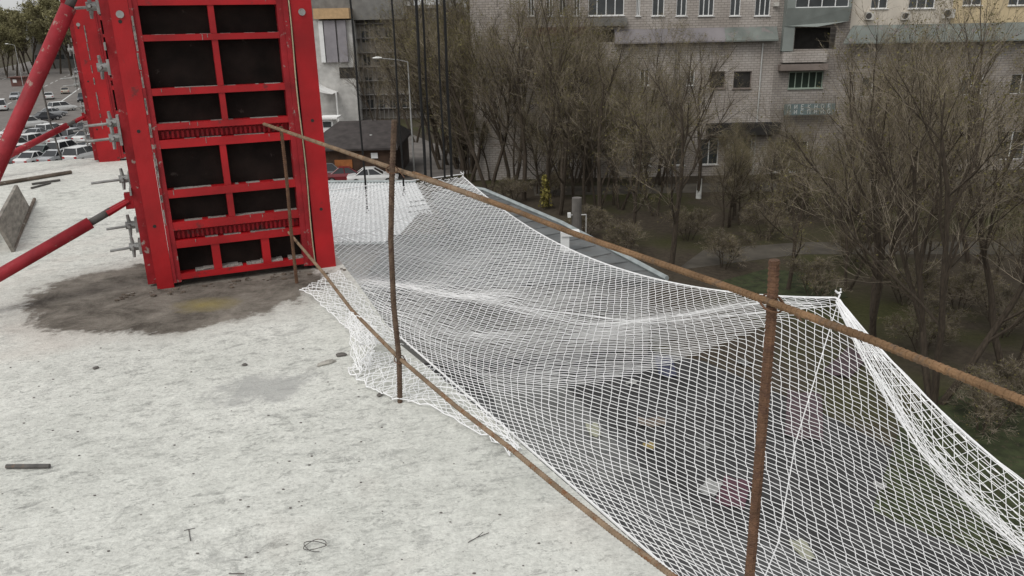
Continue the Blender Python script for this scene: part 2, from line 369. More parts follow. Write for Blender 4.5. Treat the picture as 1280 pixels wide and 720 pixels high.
    c = mix(ramp(math_('MULTIPLY', math_('ADD', ly.outputs['Value'], math_('MULTIPLY', noise(P, 9, 5), 0.8)), 0.5), 0.3, 0.70, (1,1,1), (0,0,0)), c, (0.25, 0.205, 0.075), 0.8)
    L.new(c, b.inputs['Base Color']); b.inputs['Roughness'].default_value = 0.9; b.inputs['Specular IOR Level'].default_value = 0.2
    h = math_('ADD', math_('MULTIPLY', noise(v, 9, 8, 0.7), 0.7), math_('MULTIPLY', noise(P, 70, 4), 0.3))
    bp = N.new('ShaderNodeBump'); bp.inputs['Strength'].default_value = 0.55; bp.inputs['Distance'].default_value = 0.03
    L.new(h, bp.inputs['Height']); L.new(bp.outputs['Normal'], b.inputs['Normal'])
    return m
k0 = onz(835, 715, SL); k1 = onz(626, 533, SL); k2 = onz(497, 432, SL)
back = onz(95, 199, SL)
bx = fx
corner_far = fr + fx * 0.10 - ed * 5.55
bk = back - fx * 6.5
poly = [k0 + ed * 9, k0, k1, k2 + Vector((0.02, 0, 0)), fr + fx * 0.06 - fy * 0.45, fr + fx * 0.06 + fy * 0.9, corner_far,
        back + fx * 0.2, bk, bk - fy * 13.5]
sb = MB(); sb.prism([(p.x, p.y) for p in poly], SL - 0.22, SL)
inner = [k0 + ed * 8 - Vector((0.9, .5, 0)), k1 - Vector((0.9, .5, 0)), corner_far - Vector((0.9, 0.9, 0)), bk + Vector((.8, -.9, 0)), bk - fy * 12.5 + Vector((.8, .5, 0))]
sb.prism([(p.x, p.y) for p in inner], 0, SL - 0.221)
struct('roof_slab', sb, slab_mat())

# ------------------------------------------------------------------ red column form
FORM_W, FORM_D, FORM_H = 1.165, 0.95, 3.0
def make_form(label, bw=0.102):
    t = thing('column_formwork', (0, 0, 0), label, 'column formwork', 'red column forms')
    red, worn = M['red'], M['red_worn']
    # corner bands: broad smooth plates with a return flange and small bolt holes
    def band(x0, x1, z0=0.0):
        mb = MB(); mb.box((x0, 0.0, z0), (x1, 0.012, FORM_H)); return mb
    p = band(0, bw); p.box((0, 0.0125, 0), (0.012, 0.075, FORM_H))
    o = p.build('corner_band', red, t)
    for z in (1.66, 1.02, 0.42, 2.3, 2.8):
        holes = MB(); holes.tube([(0.045, 0.004, z), (0.045, -0.0015, z)], 0.011, 10); holes.build('bolt_hole', M['void'], o)
    bolt = MB()
    pts = [(0.05 + 0.021 * math.cos(a), -0.006, 1.69 + 0.021 * math.sin(a)) for a in [i * math.pi / 8 for i in range(16)]]
    bolt.tube([(0.05, 0, 1.70), (0.05, -0.008, 1.70)], 0.022, 14); bolt.build('bolt_cap', M['galv'], o)
    p = band(1.035, FORM_W, -0.02); p.box((FORM_W - 0.012, 0.0125, -0.02), (FORM_W, 0.3, FORM_H)); p.box((1.035, 0.0125, 0), (1.043, 0.08, FORM_H))
    o = p.build('corner_band', red, t)
    bolt = MB(); bolt.tube([(1.10, 0, 1.70), (1.10, -0.008, 1.70)], 0.022, 14); bolt.build('bolt_cap', M['galv'], o)
    for z in (1.02, 0.42, 2.3):
        holes = MB(); holes.tube([(1.10, 0.004, z), (1.10, -0.0015, z)], 0.011, 10); holes.build('bolt_hole', M['void'], o)
    # frame of the front panel: stiles (channels), rails, mullions, recessed plywood
    st = MB()
    st.box((bw + .002, -0.004, 0.03), (bw + .020, 0.085, FORM_H)); st.box((bw + .0205, 0.004, 0.03), (bw + .05, 0.085, FORM_H))
    st.build('frame_stile', worn, t); st = MB(); st.box((0.948, 0.004, 0.03), (0.985, 0.085, FORM_H)); st.box((0.9855, -0.004, 0.03), (1.018, 0.085, FORM_H))
    st.build('frame_stile', worn, t)
    bars = [(0.045, 0.085), (0.258, 0.308), (0.376, 0.430), (0.588, 0.640), (0.903, 0.955), (1.018, 1.056), (1.226, 1.268), (1.545, 1.582), (1.748, 1.80), (2.12, 2.17), (2.45, 2.50), (2.93, 2.98)]
    for z0, z1 in bars:
        rl = MB(); rl.box((bw + .0505, 0.006, z0), (0.9475, 0.083, z1)); rl.build('frame_rail', red, t)
    def mul(x, w, z0, z1):
        mu = MB(); mu.box((x - w/2, 0.012, z0), (x + w/2, 0.081, z1)); mu.build('frame_mullion', red, t)
    for z0, z1 in ((1.057, 1.225), (1.269, 1.544), (1.583, 1.747), (1.801, 2.119), (2.171, 2.449), (2.501, 2.929)): mul(0.557, 0.036, z0, z1)
    for z0, z1 in ((0.431, 0.587), (0.641, 0.902)): mul(0.52, 0.04, z0, z1)
    for x in (0.389, 0.708): mul(x, 0.052, 0.086, 0.257)
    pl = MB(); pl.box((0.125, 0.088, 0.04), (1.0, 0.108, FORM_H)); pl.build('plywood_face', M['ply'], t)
    for z0, z1 in ((0.309, 0.375), (0.956, 1.017)):      # perforated adjusting strips: rows of small teeth in the slots
        cb = MB(); n = 26; cb.box((bw + .052, 0.063, z0 + .001), (0.946, 0.07, z1 - .001))
        for i in range(n):
            x = 0.17 + i * (0.76 / n); cb.box((x, 0.045, z0 + 0.004), (x + 0.014, 0.0635, z1 - 0.012))
        cb.build('adjusting_strip', M['red_dull'], t)
    cr = MB(); rnd = random.Random(3)                    # cement drips left on the rails
    for z0, z1 in bars[1:9]:
        for k in range(9):
            x = rnd.uniform(0.16, 0.90); w = rnd.uniform(0.02, 0.13)
            cr.box((x, rnd.uniform(.007, .03), z1 - 0.002), (min(0.946, x + w), 0.075, z1 + rnd.uniform(0.0008, 0.0022)))
        for k in range(2):
            x = rnd.uniform(0.17, 0.92); cr.box((x, 0.004, z1 - rnd.uniform(0.015, 0.045)), (x + 0.003, 0.0058, z1 - 0.0005))
    for k in range(26):
        z = rnd.uniform(0.3, 1.75); h = rnd.uniform(0.02, 0.10); cr.box((0.105 + rnd.uniform(0, .006), -0.0065, z), (0.113 + rnd.uniform(0, .007), -0.0042, z + h))
    for k in range(14):
        x = rnd.uniform(0.16, 0.92); w = rnd.uniform(0.02, 0.09); cr.box((x, 0.02, 0.085), (x + w, 0.086, 0.085 + rnd.uniform(0.004, 0.018)))
    tag(cr.build('cement_crust', M['cement_crust'], t), kind='stuff')
    # two side panels and the rear panel (the side faces show their ribs at a glancing angle)
    def side_panel(x_out, sgn):
        fr_ = MB()
        fr_.box((min(x_out, x_out + sgn * 0.08), 0.078, 0.02), (max(x_out, x_out + sgn * 0.08), 0.112, FORM_H))
        fr_.box((min(x_out, x_out + sgn * 0.08), FORM_D - 0.05, 0.02), (max(x_out, x_out + sgn * 0.08), FORM_D, FORM_H))
        for z0, z1 in bars: fr_.box((min(x_out + sgn*.004, x_out + sgn * 0.078), 0.1125, z0), (max(x_out + sgn*.004, x_out + sgn * 0.078), FORM_D - 0.0505, z1))
        fr_.box((min(x_out + sgn*.006, x_out + sgn * 0.076), 0.45, 0.09), (max(x_out + sgn*.006, x_out + sgn * 0.076), 0.49, FORM_H - .1))
        s = fr_.build('side_frame', worn, t)
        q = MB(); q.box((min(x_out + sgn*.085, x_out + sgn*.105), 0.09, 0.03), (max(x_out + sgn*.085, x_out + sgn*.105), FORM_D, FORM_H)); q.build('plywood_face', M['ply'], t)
    side_panel(-0.055, 1); side_panel(FORM_W, -1)
    q = MB(); q.box((0.08, FORM_D + 0.001, 0.02), (FORM_W - .08, FORM_D + 0.07, FORM_H)); q.build('rear_panel', worn, t)
    # tie rods with wing nuts and washer plates on the near corner
    for y, z, ln in ((0.12, 1.07, 0.20), (0.10, 0.98, 0.20), (0.30, 0.69, 0.24), (0.16, 0.41, 0.19), (0.14, 0.27, 0.19), (0.14, 1.75, 0.16), (0.14, 1.40, 0.05)):
        mb = MB(); ox = -.055 if y > .08 else 0; mb.tube([(ox - ln, y, z - 0.012), (ox + 0.02, y, z)], 0.0085, 8); tr = mb.build('tie_rod', M['galv'], t)
        mb = MB()
        mb.box((ox - 0.018, y - 0.045, z - 0.045), (ox - 0.002, y + 0.045, z + 0.045))
        mb.tube([(ox - 0.075, y, z), (ox - 0.018, y, z)], 0.026, 8)
        for s in (-1, 1):
            mb.tube([(ox - 0.05, y, z), (ox - 0.055, y - 0.005, z + s * 0.07)], [0.015, 0.010], 6)
            mb.tube([(ox - 0.05, y, z), (ox - 0.055, y + s * 0.06, z)], [0.015, 0.010], 6)
        mb.build('wing_nut', M['galv'], tr)
    for z in (0.62, 1.0, 1.5):                           # clamp plates bridging the corner
        mb = MB(); mb.box((-0.068, 0.05, z), (-0.0565, 0.24, z + 0.045)); mb.build('corner_clamp', M['galv'], t)
    for sfx, z in (('low', 0.58), ('high', 1.95)):       # lugs where the props pin on
        mb = MB(); mb.box((-0.105, 0.0805, z - 0.05), (-0.056, 0.092, z + 0.05)); mb.box((-0.105, 0.125, z - 0.05), (-0.056, 0.14, z + 0.05)); mb.build('prop_lug', M['red_dull'], t)
    return t
form = make_form('tall red column form with dark plywood cells, standing on the damp stain beside the net')
form.location = (fl.x, fl.y, SL); form.rotation_euler = (0, 0, fang)
form2 = make_form('farther red column form, mostly hidden, at the back edge of the slab', 0.25)
f2 = onz(124, 203, SL)
form2.location = (f2.x, f2.y, SL); form2.rotation_euler = (0, 0, fang)
# cord tied down the seam of the near form
def fpt(s, z, d=0.0): p = fl + fx * s + fy * d; return Vector((p.x, p.y, SL + z))
mb = MB(); pts = [fpt(1.022 + 0.004 * math.sin(i * .9), 1.9 - 1.87 * i / 14, -0.010) for i in range(15)]
mb.tube(pts, 0.004, 5); tag(mb.build('pale_twine', M['cord_tan']), 'thin pale twine hanging down the seam of the near red column form', 'twine')
# dark seam strip belongs to the form
mb = MB(); mb.box((1.019, 0.03, 0.0), (1.0345, 0.06, FORM_H)); o = mb.build('seam_gap', M['void'], form)

# ------------------------------------------------------------------ push-pull props
def prop(a, b, rad, label):
    a = Vector(a); b = Vector(b); t = thing('push_pull_prop', b, label, 'steel prop', 'red props bracing the column forms')
    d = (a - b); L_ = d.length; u = d / L_
    mb = MB(); mb.tube([b + u * 0.20, b + u * (L_ - 0.26)], rad, 16); mb.build('outer_tube', M['red_prop'], t, b, True)
    mb = MB(); mb.tube([b + u * (L_ - 0.27), b + u * (L_ - 0.12)], rad * 0.62, 12); mb.build('threaded_rod', M['steel_dark'], t, b, True)
    side = u.cross(Vector((0, 0, 1))).normalized()
    mb = MB()
    for s in (-1, 1): mb.tube([b + u * (L_ - 0.15) + side * s * rad * .55, b + u * (L_ - 0.0) + side * s * rad * .55], [rad * .55, rad * .42], 6)
    mb.build('fork_head', M['red_dull'], t, b)
    mb = MB(); mb.tube([b + Vector((0,0,0.05)), b + u * 0.21], rad * .7, 10); mb.build('threaded_rod', M['steel_dark'], t, b)
    mb = MB(); mb.box((b.x - .1, b.y - .07, b.z), (b.x + .1, b.y + .07, b.z + .012)); mb.box((b.x - .03, b.y - .03, b.z + .0125), (b.x + .03, b.y + .03, b.z + .07)); mb.build('base_plate', M['red_dull'], t, b)
    return t
def f2pt(s, z, d=0.0): p = f2 + fx * s + fy * d; return Vector((p.x, p.y, SL + z))
base1 = Vector((-3.50, 4.22, SL))
prop(fpt(-0.085, 0.58, 0.105), base1, 0.038, 'short red prop rising gently from the slab to the near column form')
prop(fpt(-0.085, 1.97, 0.105), base1 + Vector((0.10, 0.06, 0)), 0.042, 'long scuffed red prop leaning steeply across the car park view to the near form')
b2 = onz(-62, 232, SL)
prop(f2pt(-0.085, 0.58, 0.105), b2, 0.038, 'red prop bracing the farther column form, crossing in front of the parked cars')

# ------------------------------------------------------------------ guard rail of rusty bars
def bar(name, pts, r, m, label, n=8, ribs=True, group=None, cat='steel bar'):
    mb = MB(); mb.tube(pts, r, n)
    if ribs:
        pts = [Vector(p) for p in pts]
        for i in range(len(pts) - 1):
            a, b = pts[i], pts[i + 1]; k = max(1, int((b - a).length / 0.012)); u = (b - a).normalized()
            if k > 90: k = 90
            for q in range(k):
                c = a.lerp(b, (q + .5) / k); mb.tube([c - u * .0018, c + u * .0018], r * 1.13, n)
    return tag(mb.build(name, m, origin=pts[0]), label, cat, group)
G = 'rusty bars of the guard rail'
def wob(a, b, n, amp, seed):
    rn_ = random.Random(seed); a = Vector(a); b = Vector(b); out = []
    for i in range(n + 1):
        t = i / n; p = a.lerp(b, t)
        if 0 < i < n: p += Vector((rn_.uniform(-amp, amp), rn_.uniform(-amp, amp), rn_.uniform(-amp, amp)))
        out.append(p)
    return out
P1b = onz(500, 503, SL); p1 = [P1b + Vector((0, 0, -.0)), ony(499, 450, P1b.y), ony(492, 380, P1b.y), ony(488.5, 300, P1b.y), ony(490, 220, P1b.y), ony(493, 150, P1b.y)]
bar('guard_post', p1, 0.0112, M['rust_brown'], 'slim bent brown steel post standing in the slab beside the net', group=G, cat='guard post')
q = onz(967, 378, SL + 1.03); p2b = Vector((q.x - 0.015, q.y, SL - 0.01))
p2 = [p2b, ony(937, 720, q.y), ony(952, 540, q.y), ony(964, 400, q.y), ony(968, 325, q.y)]
bar('guard_post', p2, 0.0112, M['rust'], 'thick rusty ribbed post close to the camera, in front of the net corner', group=G, cat='guard post')
p3b = fpt(0.90, 0, -0.10); p3 = [fpt(0.93, -0.0, -0.14), fpt(0.93, 0.5, -0.125), fpt(0.875, 1.04, -0.10)]
p3 = [onz(371, 354, SL)] + [ony(x, y, onz(371, 354, SL).y) for x, y in ((364, 290), (358, 220), (351, 158))]
bar('guard_post', p3, 0.0105, M['rust'], 'thin rusty post in front of the red column form', group=G, cat='guard post')
# top rail: two lashed bars, then a lower rail
rA = [onz(330, 155, SL + 1.03), onz(420, 186, SL + 1.035), onz(490, 210, SL + 1.03), onz(560, 233, SL + 1.035), onz(640, 262, SL + 1.03)]
bar('guard_rail', rA, 0.0095, M['rust_tan'], 'dusty tan top rail bar running from the red form past the slim post', group=G, cat='guard rail')
off = Vector((-0.012, -0.018, 0.006))
rB = [onz(520, 217, SL + 1.035), onz(575, 237, SL + 1.03), onz(640, 261, SL + 1.03), onz(720, 292, SL + 1.03), onz(830, 330, SL + 1.03), onz(900, 354, SL + 1.03), onz(967, 378, SL + 1.03), onz(1080, 420, SL + 1.03), onz(1180, 460, SL + 1.03), onz(1300, 508, SL + 1.03), onz(1500, 600, SL + 1.03)]
rB = [p + off * 0.7 for p in rB]
bar('guard_rail', rB, 0.0079, M['rust_orange'], 'orange rusty top rail bar crossing the whole net to the picture edge', group=G, cat='guard rail')
rC = [onz(345, 272, SL + .30), onz(405, 342, SL + .24), onz(440, 388, SL + .22), onz(497, 446, SL + .21), onz(570, 508, SL + .2), onz(640, 562, SL + .2), onz(700, 612, SL + .2), onz(765, 664, SL + .2), onz(838, 718, SL + .2), onz(960, 800, SL + .2)]
bar('guard_rail', rC, 0.0085, M['rust_tan'], 'thin low rail bar along the slab edge, tied to the slim post', group=G, cat='guard rail')
def wire_tie(p, r, name, label):
    mb = MB(); pts = [p + Vector((r * math.cos(a), r * math.sin(a), 0.012 * math.sin(a * .5 + i * .3))) for i, a in enumerate([k * math.pi / 5 for k in range(22)])]
    pts.append(p + Vector((r * 2.2, -r * 1.2, -0.03)))
    mb.tube(pts, 0.0022, 5); tag(mb.build(name, M['rust'], origin=p), label, 'tie wire', 'wire ties on the guard rail')
wire_tie(ony(490, 212, P1b.y), 0.024, 'tie_wire', 'wire tie holding the top rail to the slim bent post')
wire_tie(ony(499, 449, P1b.y), 0.022, 'tie_wire', 'wire tie holding the low rail to the slim bent post')
wire_tie(ony(965, 379, q.y), 0.025, 'tie_wire', 'wire tie holding the top rail to the thick rusty post')

# ------------------------------------------------------------------ safety net
B = onz(578, 220, SL); Cc = onz(1047, 372, SL)
ev = (Cc - B); BAY = ev.length; ev.normalize(); nv = Vector((-ev.y, ev.x, 0))      # nv points outward
if nv.x < 0: nv = -nv
def edge_at(p, d):                                 # slab edge point seen square-on from outer point p
    return p
e0 = k1; 
def inner_pt(u):
    p = B + ev * u
    # intersect line p - s*nv with slab edge line through k1 along (k0-k1)
    ed_ = (k0 - k1).normalized() if u > 3 else ed
    A_ = k1
    den = -nv.x * ed_.y + nv.y * ed_.x
    # solve p - s nv = A + t ed
    dx, dy = A_.x - p.x, A_.y - p.y
    s = -(dx * ed_.y - dy * ed_.x) / (nv.x * ed_.y - nv.y * ed_.x)
    q_ = p - nv * s
    return Vector((q_.x, q_.y, SL)) + nv * 0.02
WD = (B + ev * 2.4 - inner_pt(2.4)).length
UMAX = 2 * BAY - 0.2
PV = [0, .12, .35, .60, .74, .88, 1.0]; PZ = [0, -.10, -.20, -.225, -.19, -.115, 0]
QV = [0, .12, .35, .60, .86, .965, 1.0]; QZ = [0, -.10, -.20, -.235, -.245, -.20, 0]
def prof(v, PV=PV, PZ=PZ):
    v = min(1, max(0, v)); i = 0
    while i < len(PV) - 2 and v > PV[i + 1]: i += 1
    t = (v - PV[i]) / (PV[i + 1] - PV[i]); g_ = lambda k: PZ[min(max(k, 0), len(PZ) - 1)]
    p0, p1_, p2_, p3_ = g_(i - 1), g_(i), g_(i + 1), g_(i + 2)
    return 0.5 * (2 * p1_ + (p2_ - p0) * t + (2 * p0 - 5 * p1_ + 4 * p2_ - p3_) * t * t + (3 * p1_ - p0 - 3 * p2_ + p3_) * t ** 3)
FOLD = 0.055
def S(u, v):
    I = inner_pt(u); b = u / BAY; fb = b - math.floor(b)
    O = B + ev * u
    par = 4 * fb * (1 - fb)
    if b < 1: A = min(1, (fb / .45)) ** .8 * (1 if fb < .75 else 1 - .55 * ((fb - .75) / .25)); par *= .75 + .5 * fb; sag = 0.25
    else: A = .45 + .5 * math.sin(math.pi * fb); sag = 0.72
    O = Vector((O.x, O.y, SL + 0.0 - sag * par)) - nv * (0.22 * par)
    p = I.lerp(O, v); sv = math.sin(math.pi * v)
    k_ = min(1, max(0, (b - .9) / .3)); p.z += -0.02 * (1 - v) * min(1, b * 3) + A * (prof(v) * (1 - k_) + prof(v, QV, QZ) * k_)
    w_ = (u - BAY) - 1.12 * (v - 1) * WD                      # tension fold pulled from the near corner across the net
    if b < 1.25: p.z += FOLD * math.exp(-(w_ / (.95 if w_ > 0 else .36)) ** 2) * min(1, (1 - v) / .10) * min(1, v / .45) * (1 if v > .5 else (v / .5))
    p.z += A * sv * (0.030 * math.sin(u * 2.3 + v * 2.0) + 0.016 * math.sin(u * 5.1 - v * 6.0 + 1.0) + 0.007 * math.sin(9 * u + 11 * v))
    return p
net = thing('safety_net', B, 'white knotted safety net stretched out from the slab edge over the yard', 'safety net')
nb = MB(); RC = 0.0018; CELL = 0.060
def g1(v): return -(1.06 * v) - 0.24 * (1 - math.exp(-v / 0.12))      # columns: bend towards the slab edge direction
def g2(v): return 1.12 * v
def mesh_line(fn, u0):
    run = []
    NS = 64
    for i in range(NS + 1):
        v = i / NS; u = u0 + fn(v) * WD
        if -0.001 <= u <= UMAX: run.append((u, v))
        elif run: break
    if len(run) > 1:
        pts = []
        for k, (u, v) in enumerate(run):
            p = S(u, v); h = ((math.sin(u * 91.7 + v * 57.3) * 43758.5) % 1.0) - .5
            pts.append(p + Vector((h * .008, -h * .006, h * .008)))
        ub = [u for u, v in run]; nb.tube(pts, [RC * (1 + .85 * max(0, min(1, (4.2 - u) / 3.0))) for u in ub], 4, cap=False)
sp1 = CELL * 1.20; sp2 = CELL * 0.88
k = -60
while True:
    u0 = k * sp1 
    if u0 > UMAX + 4: break
    mesh_line(g1, u0); k += 1
k = -60
while True:
    u0 = k * sp2 
    if u0 > UMAX + 1: break
    mesh_line(g2, u0); k += 1
# loose end of the net lying on the slab, lapped round the low rail
def lerp_patch(Pa, Pb, n, cols, rows, jit=0.01, seed=1):
    rn_ = random.Random(seed)
    def curve(P, t):
        x = t * (len(P) - 1); i = min(int(x), len(P) - 2); return P[i].lerp(P[i + 1], x - i)
    grid = [[curve(Pa, i / cols).lerp(curve(Pb, i / cols), j / rows) + Vector((rn_.uniform(-jit, jit), rn_.uniform(-jit, jit), abs(rn_.uniform(-jit, jit)))) for j in range(rows + 1)] for i in range(cols + 1)]
    for i in range(cols + rows + 1):                # both diagonals
        a = [grid[i - j][j] for j in range(rows + 1) if 0 <= i - j <= cols]
        if len(a) > 1: nb.tube(a, RC, 4, cap=False)
        a = [grid[i - rows + j][j] for j in range(rows + 1) if 0 <= i - rows + j <= cols]
        if len(a) > 1: nb.tube(a, RC, 4, cap=False)
    nb.tube([r_[0] for r_ in grid], RC * 1.6, 4, cap=False)
V = Vector
lerp_patch([onz(376, 362, SL + .04), onz(402, 381, SL + .05), onz(425, 402, SL + .06), onz(441, 418, SL + .12), onz(452, 432, SL + .14)],
           [onz(424, 338, SL + .02), onz(446, 362, SL + .0), onz(466, 388, SL + .0), onz(486, 412, SL + .0), onz(502, 432, SL - .02)], 0, 30, 13, 0.012, 4)
lerp_patch([onz(436, 392, SL + .22), onz(452, 398, SL + .22), onz(472, 412, SL + .21)],
           [onz(441, 462, SL + .02), onz(452, 466, SL + .03), onz(466, 455, SL + .03)], 0, 12, 12, 0.012, 5)
lerp_patch([onz(434, 462, SL + .012), onz(455, 482, SL + .012), onz(480, 497, SL + .012), onz(520, 503, SL + .012), onz(590, 534, SL + .012), onz(640, 570, SL + .012)],
           [onz(462, 440, SL + .02), onz(500, 446, SL + .02), onz(535, 458, SL + .015), onz(565, 478, SL + .012), onz(610, 515, SL + .012), onz(655, 560, SL + .012)], 0, 34, 8, 0.014, 6)
nb.build('netting', M['net'], net, B)
rp = MB()
rp.tube([S(i * UMAX / 110, 1.0) for i in range(111)], 0.006, 6); rp.build('border_rope', M['net'], net, B)
rp = MB(); rp.tube([S(0, i / 30) + V((0, 0, 0.02)) for i in range(31)], 0.0055, 6); rp.build('border_rope', M['net'], net, B)
rp = MB(); rp.tube([S(0.05 + i * (UMAX - .1) / 120, 0.0) + V((0, 0, .008)) for i in range(121)], 0.005, 6); rp.build('border_rope', M['net'], net, B)
for C_ in (B, Cc):                                   # knots at the corners, with a loose tail
    rp = MB()
    rp.tube([C_ + V((0.0, 0, -.02)), C_ + V((.012, 0, .02)), C_ + V((-.02, .0, .045)), C_ + V((.0, .01, .025)), C_ + V((.018, .0, .035)), C_ + V((.012, 0, .055))], 0.006, 6)
    rp.build('corner_knot', M['net'], net, B)
rp = MB()                                            # bunched edge beyond the corner
for k in range(34):
    rnk = random.Random(k + 40); a = .105 * (k / 34.0) ** 1.2; ph = rnk.uniform(0, 6); pts = []
    for i in range(60):
        u = BAY + 0.02 + i * 0.06
        w_ = min(1, .15 + i / 16.0); p = S(u, 1.0 - a * w_) + V((0, 0, .012 * math.sin(i * .55 + ph) - .05 * w_ * math.sin(math.pi * k / 34)))
        pts.append(p)
    rp.tube(pts, RC * 1.3, 4, cap=False)
rp.build('gathered_hem', M['net'], net, B)
# support cords running under the net
def cord(pts, r, label, m=M['net'], name='support_cord'):
    mb = MB(); mb.tube(pts, r, 6); return tag(mb.build(name, m, origin=pts[0]), label, 'cord', 'white cords under the net')
def under(u, v, d=0.05): p = S(u, v); return p - V((0, 0, d))
cord([under(BAY * .30, .15), under(BAY * .45, .35, .05), under(BAY * .62, .55, .05), under(BAY * .80, .80, .05), Cc - V((0, 0, .05))], 0.0035, 'white cord under the net running up to its near outer corner')
cord([Cc - V((0, 0, .06)), under(BAY * 1.12, .62, .08), under(BAY * 1.22, .35, .08), under(BAY * 1.30, .1, .06)], 0.0028, 'white cord under the net dropping from its near outer corner to the slab edge')
cord([B - V((0, 0, .06)), under(BAY * .12, .7, .05), under(BAY * .2, .4, .05), under(BAY * .28, .05, .05)], 0.003, 'white cord under the net from its far outer corner to the slab')
# dark steel ropes hanging at the far end of the net
for i, (x, y, rr, lab) in enumerate([(459, 262, .0105, 'dark hanging rope nearest the red column form, with a small hook'), (505, 241, .0105, 'single dark hanging rope just past the slim bent post'),
        (532, 226, .0165, 'thick dark rope, first of the four hanging together'), (539.5, 228, .0118, 'thin dark rope, second of the four hanging together'),
        (556, 222, .0118, 'thin dark rope, third of the four hanging together'), (564.5, 221, .016, 'thick dark rope nearest the far net corner')]):
    p = ony(x, y, 8.3 + 0.05 * i)
    t = thing('hanging_rope', p, lab, 'rope', 'dark ropes hanging at the far end of the net')
    mb = MB(); mb.tube([p + V((0.004 * math.sin(k * 1.7), 0, k * 0.35)) for k in range(25)], rr, 6); mb.build('cable', M['rope_dark'], t, p)
    mb = MB(); mb.tube([p + V((0.016 * math.cos(a), 0, -0.018 + 0.02 * math.sin(a))) for a in [k * math.pi / 6 for k in range(11)]], 0.005, 6)
    mb.build('hook', M['galv'] if i == 0 else M['rope_dark'], t, p)

# ------------------------------------------------------------------ bits lying on the slab
def lie(name, a, b, r, m, label, cat, n=8, z=None):
    za = SL + r + 0.001 if z is None else z
    A_ = onz(*a, za); B_ = onz(*b, za); mb = MB(); mb.tube([A_, A_.lerp(B_, .5) + V((.004, 0, 0)), B_], r, n); return tag(mb.build(name, m, origin=A_), label, cat)
lie('steel_rod', (8, 583), (62, 582.5), 0.009, M['steel_dark'], 'short dark steel bar lying alone on the bare slab', 'steel bar')
lie('steel_pipe', (-40, 236), (89, 215), 0.022, M['wood_dark'], 'long dark pipe lying on the slab behind the tilted board', 'pipe')
lie('steel_rod', (40, 230), (75, 225), 0.013, M['steel_dark'], 'upper of two short rods lying beyond the tilted board', 'steel bar')
lie('steel_rod', (39, 235), (63, 228.5), 0.011, M['steel_dark'], 'lower of two short rods lying beyond the tilted board', 'steel bar')
lie('steel_rod', (16, 310), (43, 249), 0.016, M['wood_dark'], 'thin pole lying along the foot of the tilted board', 'pole')
# tilted board and offcuts beside it
n0 = onz(19, 315, SL); n1 = onz(39, 262, SL)
bd = (n1 - n0).normalized(); bn = V((bd.y, -bd.x, 0)); H_ = 0.27
top0 = n0 + V((0, 0, 1)) * H_ * .92 - bn * H_ * .25; top1 = n1 + V((0, 0, 1)) * H_ * .92 - bn * H_ * .25
mb = MB(); th = -bn * 0.025
mb.add([n0, n1, top1, top0, n0 + th, n1 + th, top1 + th, top0 + th], [(0,1,2,3), (7,6,5,4), (0,4,5,1), (1,5,6,2), (2,6,7,3), (3,7,4,0)])
tag(mb.build('formwork_board', M['wood_grey'], origin=n0), 'grey weathered board tilted on its edge on the slab', 'board')
for i, (s, w, h, lab) in enumerate([(0.15, .9, .09, 'dirty timber offcut lying nearest behind the tilted board'), (0.9, .7, .13, 'dirty timber offcut lying midway behind the tilted board'), (1.5, .5, .07, 'short timber offcut lying at the far end behind the tilted board')]):
    c = n0 + bd * s - bn * (0.26 + 0.05 * i); mb = MB(); ww = bd * w * .5; dd = bn * .06
    q4 = [c - ww - dd, c + ww - dd, c + ww + dd, c - ww + dd]; mb.prism([(p.x, p.y) for p in q4], SL + .001, SL + h)
    tag(mb.build('timber_offcut', M['wood_dark'] if i != 1 else M['wood_grey'], origin=c), lab, 'timber', 'timber offcuts behind the board')
# wire loop, twigs of wire, mortar lumps
c = onz(394, 685, SL + .004); mb = MB()
mb.tube([c + V((0.034 * math.cos(a) * (1 + .12 * math.sin(2.3 * a)), 0.026 * math.sin(a), .004 + .006 * (1 + math.sin(a * 1.5)))) for a in [k * .35 for k in range(34)]], 0.0013, 5)
tag(mb.build('wire_loop', M['steel_dark'], origin=c), 'small coiled loop of binding wire on the slab', 'wire')
mb = MB(); A_ = onz(585, 678, SL + .003); B_ = onz(611, 666, SL + .006); C2 = onz(596, 672, SL + .004); D2 = onz(604, 665, SL+.02)
mb.tube([A_, C2, B_], 0.0014, 5); mb.tube([C2, D2], .0012, 5); tag(mb.build('wire_scrap', M['steel_dark'], origin=A_), 'forked scrap of binding wire on the slab near the low rail', 'wire')
mb = MB(); A_ = onz(236, 662, SL + .003); mb.tube([A_, onz(238, 676, SL + .003)], .0014, 5); mb.tube([onz(230, 663, SL + .003), onz(244, 660, SL + .003)], .0012, 5)
tag(mb.build('wire_scrap', M['steel_dark'], origin=A_), 'tiny T shaped scrap of wire on the open slab', 'wire')
mb = MB(); A_ = onz(286, 717, SL + .003); mb.tube([A_, onz(305, 717, SL + .003)], .0016, 5); tag(mb.build('wire_scrap', M['steel_dark'], origin=A_), 'straight scrap of wire at the bottom edge of the slab view', 'wire')
